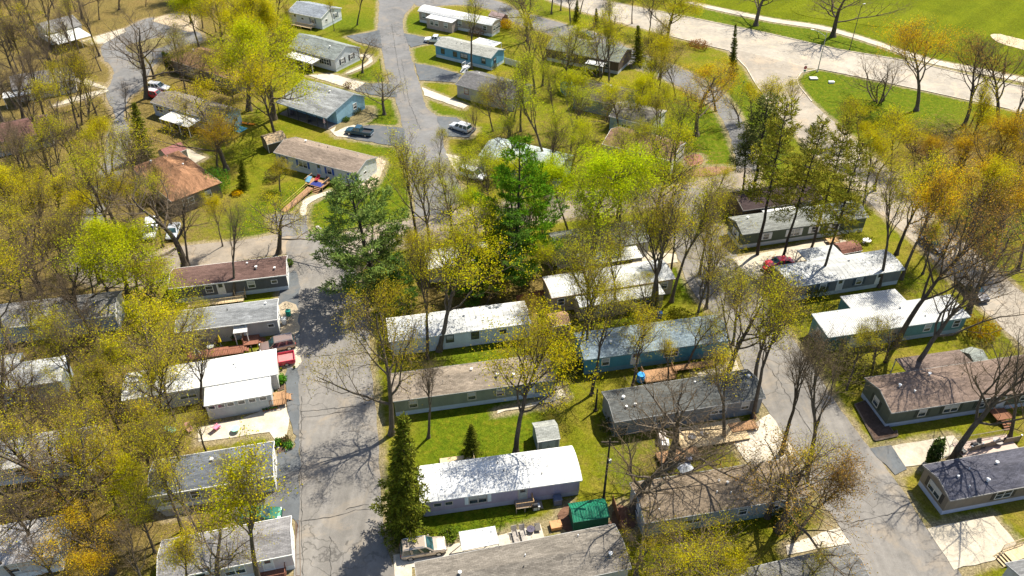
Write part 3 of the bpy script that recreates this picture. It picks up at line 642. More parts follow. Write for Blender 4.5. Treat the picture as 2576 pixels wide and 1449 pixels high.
house('grey house with white gable end hidden behind yellow green trees', 'hidden grey house', (1532, 292), (1642, 318), W=8, rm=SG(.28, .26, .25), wall=(.3, .42, .46), skirt=None, name='house', cat='house', group='houses of the park', win=[(.4, 'W')], endwall=WHITE, vents=1)
T18 = house('house with reddish brown roof and white walls by the bend of the street', 'reddish brown roofed house', (1515, 362), (1691, 405), W=8.2, rm=SG(.25, .15, .11), wall=(.55, .55, .53), skirt=None, name='house', cat='house', group='houses of the park', win=[(.2, 'w'), (.5, 'W'), (.8, 'w')], endwall=WHITE, vents=2)
T19 = house('house with pale teal grey roof behind the bright green pine', 'pale teal roofed house', (1204, 391), (1400, 440), W=8, rm=metal_roof((.4, .46, .45), 0, .3), rise=1.2, wall=(.4, .5, .55), skirt=None, name='house', cat='house', group='houses of the park', win=[(.3, 'W'), (.7, 'w')], vents=2)
# --- middle block
T20 = house('home with white roof mostly hidden behind trees south of the cross street', 'white roofed home behind pines', (1078, 676), (1318, 640), W=4.8, roof='bow', rm=MW, wall=(.45, .45, .4), win=[(.5, 'W')], vents=2)
T21 = house('home with grey green roof and long white porch roof south of cross street', 'green roofed home with long porch', (1405, 640), (1637, 606), back=(1628, 551), rm=SG(.27, .28, .26), wall=(.35, .35, .32), win=[(.3, 'W'), (.7, 'd')], vents=[(.86, .5), (.4, .5)],
            ext=[dict(px=[(1448, 645), (1600, 623), (1590, 602)], z=2.7, yr=(-3.2, .3))])
T22 = house('tan home with white metal roof and lower white roof over its front room', 'tan home with two white roofs', (1388, 750), (1699, 701), W=5.2, back=None, roof='bow', rise=.35, rm=MWD, wall=(.4, .33, .22), skirt=(.42, .36, .26), win=[(.08, 'w'), (.92, 'w')], right=[(.4, 'w')], vents=3, fascia=plain((.32, .22, .13)),
            ext=[dict(px=[(1458, 772), (1672, 734)], z=2.8, yr=(None, 1.2), wall=(.4, .33, .22), win=[(.3, 'W'), (.75, 'p')], rm=MWD)])
T23 = house('white walled mobile home with long white roof beside the pine shadow', 'white home by the pine', (979, 859), (1336, 812), W=4.9, roof='bow', rise=.4, rm=MWD, wall=(.6, .66, .7), skirt=(.6, .64, .68), win=[(.42, 'w'), (.6, 'w'), (.8, 's')], trim=DARKM, vents=3)
T24 = house('olive grey mobile home with sandy tan shingle roof between two lawns', 'olive home with sandy roof', (988, 1010), (1396, 955), W=5.0, rm=SG(.31, .255, .2), wall=(.22, .24, .18), skirt=(.45, .52, .56), win=[(.12, 'w'), (.48, 'w'), (.66, 'w'), (.85, 'd')], trim=plain((.55, .5, .38)), vents=[(.75, .25), (.65, .3), (.5, .6)])
T25 = house('lilac grey mobile home with bright white rounded roof and white shutters', 'lilac home with white roof', (1058, 1264), (1464, 1207), W=5.0, roof='bow', rise=.55, rm=MW, wall=(.33, .29, .37), skirt=(.36, .37, .46), vert=True, win=[(.1, 's'), (.17, 's'), (.35, 'W'), (.63, 'd')], shut=(.62, .68, .7), doorc=(.35, .4, .38), trim=plain((.45, .4, .36)), vents=[(.53, .45), (.62, .5), (.76, .25), (.5, .7), (.35, .35)])
T26 = house('home with broad grey shingle roof at the bottom edge beside the tan car', 'broad grey roofed bottom home', (1060, 1537), (1588, 1429), back=(1543, 1318), rm=SG(.225, .2, .17), wall=(.45, .42, .38), win=[(.3, 'W'), (.6, 'w')], vents=[(.2, .5), (.52, .62), (.5, .4), (.8, .85), (.92, .3)], rise=.7)
T27 = house('teal walled home with blue grey roof behind a sunny wooden deck', 'teal home with blue roof', (1470, 905), (1838, 855), W=5.4, rm=SG(.27, .34, .39), wall=(.08, .27, .34), skirt=(.14, .26, .3), win=[(.15, 'w'), (.35, 'd'), (.6, 'W')], vents=[(.2, .35), (.42, .4), (.75, .5)])
T28 = house('dark slate home with long white fascia beside a wide sandy deck', 'slate home with white fascia', (1546, 1062), (1926, 1000), back=None, W=5.2, rm=SG(.13, .135, .13), wall=(.19, .2, .21), skirt=(.2, .23, .25), win=[(.3, 'w'), (.7, 'W'), (.88, 'w')], trim=plain((.6, .6, .58)), vents=[(.1, .55), (.1, .3), (.16, .32), (.6, .75), (.95, .6)])
T29 = house('home with sandy brown roof under bare branches behind a yellow tree', 'sandy brown roofed home', (1622, 1316), (2040, 1247), back=(1998, 1150), rm=SG(.27, .21, .15), wall=(.3, .34, .36), skirt=(.2, .3, .32), win=[(.3, 'W'), (.6, 'w'), (.8, 'w')], left=[(.5, 'w')], vents=[(.5, .6), (.46, .35), (.54, .3), (.54, .5), (.1, .2)])
T30 = house('home with dark slate roof at the bottom edge by the right street', 'dark slate roofed bottom home', (1850, 1555), (2196, 1470), back=(2139, 1369), rm=SG(.2, .195, .185), wall=(.3, .3, .3), win=[(.5, 'W')], vents=3)
# --- right block
T31 = house('dark green home with white shutters and mottled grey roof below tall pines', 'dark green white shuttered home', (1868, 590), (2186, 546), W=5.2, rm=shingle((.3, .31, .29), .5), wall=(.09, .115, .08), skirt=(.6, .62, .63), win=[(.2, 'w'), (.42, 'W'), (.58, 'w'), (.74, 'w')], left=[(.45, 'w')], shut=(.7, .71, .7), vents=[(.1, .6), (.4, .75), (.65, .8), (.74, .75), (.8, .5)],
            ext=[dict(px=[(1905, 516), (1976, 507), (2000, 520)], z=2.7, yr=(5.3, 8), name='carport_roof')])
T32 = house('grey home with weathered white roof and white carport roof behind it', 'grey home with weathered roof', (1990, 722), (2276, 677), back=(2229, 627), roof='bow', rise=.35, rm=metal_roof((.4, .41, .41), 0, .45), wall=(.17, .18, .19), skirt=(.5, .54, .57), win=[(.3, 'w'), (.45, 'd'), (.62, 'w'), (.8, 'd')], shut=(.06, .08, .1), vents=4,
            ext=[dict(px=[(2009, 626), (2099, 621), (2122, 640), (2029, 654)], z=2.9, yr=(4.6, None), rm=metal_roof((.4, .41, .41), 0, .45), name='carport_roof')])
T33 = house('teal green home with ribbed white metal roof stepping out at the back', 'teal home with ribbed roof', (2084, 849), (2441, 797), back=(2389, 745), roof='shed', rise=.3, rm=metal_roof((.62, .62, .6), 1, .25), wall=(.12, .26, .26), skirt=(.36, .44, .46), win=[(.2, 'd'), (.3, 'w'), (.48, 'w'), (.72, 'w'), (.93, 'w')], left=[(.5, 'w')], vents=[(.5, .3), (.72, .3), (.6, .75)],
            ext=[dict(px=[(2115, 746), (2245, 726), (2285, 760), (2145, 771)], z=3.0, yr=(5.0, None), fall=.1, rm=metal_roof((.62, .62, .6), 1, .25), wall=(.12, .26, .26), name='back_room_roof')])
T34 = house('dark olive home with brown shingle roof and timber edged bed at its end', 'dark olive home with brown roof', (2243, 1039), (2720, 966), W=6.2, rm=SG(.24, .175, .14), wall=(.095, .11, .085), skirt=(.36, .41, .5), win=[(.18, 'w'), (.33, 'W'), (.49, 'w'), (.6, 'd'), (.72, 'w')], left=[(.5, 'w')], trim=plain((.55, .52, .44)), shut=(.04, .05, .04), vents=[(.1, .5), (.16, .35), (.3, .75), (.45, .6)],
            ext=[dict(px=[(2252, 900), (2292, 946), (2455, 920), (2415, 882)], z=2.9, yr=(5.9, None), rm=SG(.2, .15, .125), name='porch_roof')])
T35 = house('brown grey home with dark blue shingle roof and shuttered end window', 'brown home with dark blue roof', (2391, 1259), (2830, 1177), back=None, W=5.0, rm=SG(.1, .1, .125), wall=(.19, .16, .125), skirt=(.42, .45, .55), win=[(.33, 'W'), (.6, 'd'), (.8, 'w')], left=[(.48, 'W')], trim=plain((.5, .48, .42)), shut=(.05, .045, .04), vents=[(.1, .45), (.19, .6), (.13, .2), (.24, .25), (.35, .62)], rise=.75)
T36 = house('grey home in the bottom right corner behind wooden steps', 'grey bottom right corner home', (2618, 1530), (2990, 1450), W=5, rm=SG(.2, .2, .2), wall=(.4, .42, .44), win=[(.5, 'W')], left=[(.5, 'w')], vents=2)
T37 = house('tan roofed house at the right edge behind thin dark trunks', 'tan roofed right edge house', (2577, 334), (2700, 355), W=12, rm=SG(.42, .31, .19), wall=(.2, .23, .22), skirt=None, name='house', cat='house', group='houses of the park', win=[(.4, 'W')], left=[(.3, 'w'), (.7, 'w')], vents=1)
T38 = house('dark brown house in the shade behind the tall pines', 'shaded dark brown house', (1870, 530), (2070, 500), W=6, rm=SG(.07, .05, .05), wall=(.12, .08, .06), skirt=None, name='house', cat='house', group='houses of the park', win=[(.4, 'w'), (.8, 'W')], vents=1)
# ------------------------------------------------------------------ trees
def tree_arrays():
    return {'v': [], 'f': [], 'n': 0}
def t_tube(A, pts, rs, n):
    vs = []
    P = [np.array(p) for p in pts]
    d = P[-1] - P[0]; d = d / (np.linalg.norm(d) + 1e-9)
    ref = np.array((0, 0, 1.)) if abs(d[2]) < .9 else np.array((1., 0, 0))
    a = np.cross(d, ref); a /= np.linalg.norm(a); b = np.cross(d, a)
    th = np.arange(n) * 2 * math.pi / n; ring = np.cos(th)[:, None] * a + np.sin(th)[:, None] * b
    for p, r in zip(P, rs): vs.append(p + ring * r)
    o = A['n']; A['v'].append(np.concatenate(vs)); A['n'] += n * len(P)
    k = np.arange(n); k2 = (k + 1) % n
    for i in range(len(P) - 1):
        A['f'].append(np.stack([o + i * n + k, o + i * n + k2, o + (i + 1) * n + k2, o + (i + 1) * n + k], 1))
def t_quads(A, c, u, v):
    N = len(c); o = A['n']
    A['v'].append(np.stack([c - u - v, c + u - v, c + u + v, c - u + v], 1).reshape(-1, 3)); A['n'] += 4 * N
    A['f'].append((o + np.arange(4 * N)).reshape(N, 4))
def t_mesh(name, parts):                      # parts: [(arrays, material)]
    vs = []; fs = []; mi = []; o = 0
    for k, (A, m) in enumerate(parts):
        if not A['n']: continue
        vs.append(np.concatenate(A['v'])); f = np.concatenate(A['f']) + o; fs.append(f); mi.append(np.full(len(f), k)); o += A['n']
    me = bpy.data.meshes.new(name); V = np.concatenate(vs)
    me.vertices.add(len(V)); me.vertices.foreach_set('co', V.astype(np.float32).ravel())
    for A, m in parts: me.materials.append(m)
    set_quads(me, np.concatenate(fs), np.concatenate(mi)); return me
def rv(R, s=1): return np.array([R.gauss(0, s) for _ in range(3)])
def unit(v): return v / (np.linalg.norm(v) + 1e-9)
BARK = bark((.105, .085, .065)); BARKD = bark((.055, .045, .035)); TWIG = bark((.12, .088, .055)); LEAF = leafmat('spring_leaf', .55, .42); NEED = leafmat('pine_needles', .3, .6)
def skeleton(seed, style):
    R = random.Random(seed); wood = tree_arrays(); twig = tree_arrays(); tips = []
    S = dict(forest=dict(h=14, clear=.33, n1=13, ang=(17, 42), l1=.58, r=.29, tr=.16), open=dict(h=11, clear=.22, n1=13, ang=(35, 62), l1=.62, r=.3, tr=.10),
             tall=dict(h=15, clear=.42, n1=12, ang=(13, 34), l1=.52, r=.27, tr=.18), bush=dict(h=7, clear=.15, n1=12, ang=(25, 50), l1=.7, r=.13, tr=.14))[style]
    NS = [9, 6, 4, 3, 2]; SIDES = [9, 6, 4, 3, 3]; WOB = [.07, .16, .2, .22, .25]; NCH = [S['n1'], 7, 5, 4, 0]
    def grow(p, d, L, r, lv, maxl):
        n = NS[lv]; pts = [p]; rs = [r]; dirs = [d]
        for i in range(n):
            d = unit(d + rv(R, WOB[lv]) + np.array((0, 0, S['tr'] * (.3 + .7 * (lv > 0)))))
            p = p + d * L / n; pts.append(p); dirs.append(d)
            rs.append(r * (1 - (.82 if lv == 0 else .75) * (i + 1) / n))
        t_tube(wood if lv < 2 else twig, pts, rs, SIDES[lv])
        if lv >= 3: tips.append((pts[-1], dirs[-1], lv)); tips.append((pts[-2], dirs[-2], lv))
        if lv >= maxl: return
        az = R.uniform(0, 6.28)
        for c in range(NCH[lv]):
            t0 = S['clear'] if lv == 0 else .22
            t = t0 + (1 - t0) * (c + R.uniform(.1, .9)) / NCH[lv]; t = min(t, .985)
            q = t * n; k = int(q); fr = q - k; bp = pts[k] * (1 - fr) + pts[k + 1] * fr; bd = dirs[k + 1]
            az += 2.4 + R.uniform(-.5, .5)
            a = rad(R.uniform(*(S['ang'] if lv == 0 else (28, 60))))
            ref = np.array((0, 0, 1.)) if abs(bd[2]) < .95 else np.array((1., 0, 0))
            e1 = unit(np.cross(bd, ref)); e2 = np.cross(bd, e1)
            nd = unit(bd * math.cos(a) + (e1 * math.cos(az) + e2 * math.sin(az)) * math.sin(a))
            if lv == 0: cl = S['h'] * S['l1'] * (1.15 - .75 * (t - t0) / (1 - t0)) * R.uniform(.75, 1.2)
            else: cl = L * (.62 - .3 * t) * R.uniform(.7, 1.25)
            br = rs[k] * (.56 if lv == 0 else .58) * R.uniform(.8, 1.1)
            grow(bp, nd, cl, max(br, .0115), lv + 1, maxl)
    if style == 'bush':
        for s in range(6):
            a = s * 1.05 + R.uniform(0, .5); grow(np.array((math.cos(a) * .2, math.sin(a) * .2, -.2)), unit(np.array((math.cos(a) * .38, math.sin(a) * .38, 1))), S['h'] * R.uniform(.75, 1.1), .09, 1, 4)
    else:
        # flared foot
        t_tube(wood, [np.array((0, 0, -.5)), np.array((0, 0, .1)), np.array((0, 0, .9))], [S['r'] * 1.7, S['r'] * 1.45, S['r'] * 1.0], 9)
        grow(np.array((0, 0, .6)), np.array((0., 0, 1)), S['h'], S['r'], 0, 4)
    return wood, twig, tips
def leaves(tips, dens, size, seed, spread=.3):
    R = np.random.default_rng(seed); A = tree_arrays()
    P = np.array([t[0] for t in tips]); D = np.array([t[1] for t in tips])
    if dens <= 0: return A
    # uneven crown: some limbs leaf out earlier than others
    cl = np.sin(P[:, 0] * 1.3 + seed) * np.cos(P[:, 1] * 1.1 + 2 * seed) + np.sin(P[:, 2] * .9 + seed * 3)
    keep = R.random(len(P)) < np.clip(.55 + .48 * cl, .05, 1)
    P = P[keep]; D = D[keep]
    n = R.poisson(dens, len(P)); idx = np.repeat(np.arange(len(P)), n); N = len(idx)
    c = P[idx] + R.normal(0, spread, (N, 3)) + D[idx] * .1
    u = R.normal(0, 1, (N, 3)); u /= np.linalg.norm(u, axis=1)[:, None]
    w_ = R.normal(0, 1, (N, 3)); v = np.cross(u, w_); v /= np.linalg.norm(v, axis=1)[:, None]
    s = size * R.uniform(.55, 1.35, (N, 1)); t_quads(A, c, u * s * .5, v * s * .36); return A
PROTO = {}
def norm_h(parts, H=18.):
    zs = max(v[:, 2].max() for A in parts for v in A['v']); k = H / zs
    for A in parts: A['v'] = [v * k for v in A['v']]
    return k
SKEL = {}
def proto(kind, var):
    key = (kind, var)
    if key in PROTO: return PROTO[key]
    if kind in 'BSYDOV' or kind in ('VS',):
        style = {'V': 'bush', 'VS': 'bush'}.get(kind) or ('forest', 'tall', 'open', 'forest', 'tall')[var]
        sk = (style, var)
        if sk not in SKEL:
            W, T, tips = skeleton(31 + 7 * var + (style == 'bush') * 50, style); k = norm_h([W, T] , 18.)
            SKEL[sk] = (W, T, [(p * k, d, l) for p, d, l in tips], t_mesh('trunk_wood', [(W, BARK)]))
        W, T, tips, tm = SKEL[sk]
        dens, size, spr = {'B': (0, .1, .2), 'V': (.05, .14, .2), 'S': (1.5, .095, .32), 'VS': (1.8, .11, .35), 'Y': (3.2, .108, .4), 'O': (3.8, .1, .4), 'D': (8.0, .12, .48)}[kind]
        lv = leaves(tips, dens, size, 5 + var * 13, spr)
        cm = t_mesh('twigs_and_leaves', [(T, TWIG), (lv, LEAF)] if lv['n'] else [(T, TWIG)])
        PROTO[key] = (tm, cm); return PROTO[key]
    R = random.Random(77 + var); RR = np.random.default_rng(77 + var)
    W = tree_arrays(); T = tree_arrays(); N_ = tree_arrays(); H = 18.
    pts = [np.array((R.gauss(0, .05), R.gauss(0, .05), z)) for z in np.linspace(-.4, H * .97, 12)]
    t_tube(W, pts, np.linspace(.19 if kind == 'T' else .28, .03, 12), 8)
    C = []; U = []; V = []
    def tuft(c, d, n, ln, wd, up):
        dd = RR.normal(0, .8, (n, 3)) + np.array(d) * .9 + np.array((0, 0, up)); dd /= np.linalg.norm(dd, axis=1)[:, None]
        ww = np.cross(dd, RR.normal(0, 1, (n, 3))); ww /= np.linalg.norm(ww, axis=1)[:, None]
        l = ln * RR.uniform(.6, 1.3, (n, 1)); C.append(c + dd * l * .5 + RR.normal(0, .06, (n, 3))); U.append(dd * l * .5); V.append(ww * wd)
    if kind == 'C':                                         # spruce
        z = 1.0
        while z < H * .985:
            t = z / H; r = (3.3 * (1 - t) ** .85 + .12)
            nb = 7 if t < .8 else 5
            a0 = R.uniform(0, 6)
            for k in range(nb):
                a = a0 + k * 2 * math.pi / nb + R.uniform(-.25, .25); L = r * R.uniform(.55, 1.3); droop = rad(R.uniform(-22, -2)) if t < .75 else rad(R.uniform(5, 30))
                p = np.array((0, 0, z)); d = np.array((math.cos(a) * math.cos(droop), math.sin(a) * math.cos(droop), math.sin(droop)))
                q = p + d * L * .6; e = q + (d + np.array((0, 0, .28))) * L * .4
                t_tube(T, [p, q, e], [.04, .025, .008], 3)
                m = max(2, int(L / .3))
                for j in range(m):
                    f = (j + .9) / m; c = p + (q - p) * min(1, f / .6) + (e - q) * max(0, (f - .6) / .4)
                    side = np.array((-d[1], d[0], 0)); wl = .62 * L ** .5 * (1.05 - f) + .12
                    for s in (-1, 1):
                        tuft(c + side * s * wl * R.uniform(.1, .9), d * .7 + side * s * .9, 5, .34, .045, -.25)
                    tuft(c, d, 3, .32, .05, .1)
            z += .62 * (1.15 - .4 * t)
    else:                                                   # P white pine, T high crowned pine
        z = H * {'P': .12, 'T': .4}[kind]; lo = z
        while z < H * .97:
            t = (z - lo) / (H - lo)
            r = (5.2 * (1 - t ** 1.7) * (.72 + .28 * min(1, t * 6)) if kind == 'P' else 3.0 * (1 - t) ** .75) + .35
            nb = R.choice((4, 5, 6)); a0 = R.uniform(0, 6)
            for k in range(nb):
                a = a0 + k * 2 * math.pi / nb + R.uniform(-.4, .4); L = r * R.uniform(.5, 1.2); el = rad(R.uniform(-8, 14) + 28 * t) if kind == 'P' else rad(R.uniform(-20, 5) + 30 * t)
                p = np.array((0, 0, z + R.uniform(-.15, .15))); d = np.array((math.cos(a) * math.cos(el), math.sin(a) * math.cos(el), math.sin(el)))
                q = p + d * L * .6; e = q + unit(d + np.array((0, 0, .35))) * L * .4
                t_tube(T, [p, q, e], [.06, .035, .012], 4)
                m = max(2, int(L / .38))
                for j in range(m):
                    f = (.42 + .58 * (j + .8) / m) if kind == 'P' else .3 + .7 * (j + .8) / m; c = p + (q - p) * min(1, f / .6) + (e - q) * max(0, (f - .6) / .4)
                    side = np.array((-d[1], d[0], 0)); wl = (.5 + .32 * L) * math.sin(math.pi * min(1, f * .85)) * .55 + .1
                    for s in (-1, 0, 1):
                        for g in range(2 if s else 1):
                            tuft(c + side * s * wl * R.uniform(.3, 1) + np.array((0, 0, R.uniform(0, .25))), d * .5 + side * s * .5, 7 if kind == 'P' else 3, .38, .032, .6)
            z += R.uniform(1.0, 1.6) if kind == 'P' else R.uniform(.6, .95)
    t_quads(N_, np.concatenate(C), np.concatenate(U), np.concatenate(V))
    PROTO[key] = (t_mesh('trunk_wood', [(W, BARKD)]), t_mesh('needle_crown', [(T, BARKD), (N_, NEED)])); return PROTO[key]
TREES = []
KN = {'B': 'bare_tree', 'S': 'budding_tree', 'Y': 'budding_tree', 'D': 'leafy_tree', 'O': 'orange_budding_tree', 'V': 'bare_multi_stem_tree', 'VS': 'multi_stem_tree', 'P': 'pine_tree', 'T': 'pine_tree', 'C': 'spruce_tree'}
KC = {'B': (.2, .12, .04), 'S': (.34, .33, .02), 'Y': (.36, .345, .014), 'D': (.36, .37, .011), 'O': (.52, .345, .014), 'V': (.25, .2, .04), 'VS': (.28, .24, .03), 'P': (.15, .21, .05), 'T': (.12, .125, .022), 'C': (.13, .145, .016)}
KW = {'B': 1, 'S': 1, 'Y': 1, 'D': 1.05, 'O': 1, 'V': 1, 'VS': 1, 'P': 1.1, 'T': 1.0, 'C': 1}
def tree(kind, bx, by, tx, ty, wf=1.0, col=None, var=None, hmin=4., hmax=27., note=None, lean=.2):
    B = at(bx, by); d = ray(tx, ty); C0 = Vector((0, 0, CAM_H))
    t = (B.x * d.x + B.y * d.y) / (d.x * d.x + d.y * d.y); P = C0 + d * t
    h = max(hmin, min(hmax, P.z)); ax = Vector((P.x - B.x, P.y - B.y, 0)) * (h / max(P.z, .1))
    if ax.length > lean * h: ax *= lean * h / ax.length
    v = RND.randrange(5) if var is None else var
    if kind in ('V', 'VS'): v %= 2
    if kind in 'PTC': v %= 2
    tm, cm = proto(kind, v)
    root = bpy.data.objects.new(KN[kind], None); COL.objects.link(root)
    q = Vector((0, 0, 1)).rotation_difference((ax + Vector((0, 0, h))).normalized()) @ Quaternion((0, 0, 1), RND.uniform(0, 6.28))
    root.location = B; root.rotation_euler = q.to_euler()
    s = h / 18; sx = s ** .8 * KW[kind] * wf * RND.uniform(.92, 1.08); root.scale = (sx, sx, s)
    a = bpy.data.objects.new('trunk', tm); b = bpy.data.objects.new('crown', cm)
    c = col or KC[kind]
    if not col and kind in ('S', 'Y', 'D', 'VS'):
        lime = math.exp(-((bx - 1430) / 330) ** 2 - ((by - 520) / 260) ** 2) * .9 + (kind == 'D') * .35 + RND.uniform(-.25, .3)
        gold = (.52, .44, .01) if kind != 'S' else (.5, .42, .016); lm = (.42, .5, .01)
        k_ = max(0, min(1, lime)); c = tuple(a_ + (b_ - a_) * k_ for a_, b_ in zip(gold, lm))
    j = RND.uniform(.82, 1.18); g = RND.uniform(-.02, .02)
    b.color = (max(0, c[0] * j + g * (kind not in 'PTC')), c[1] * j, c[2], 1)
    for o in (a, b): COL.objects.link(o); o.parent = root
    TREES.append((root, kind, h, note)); return root
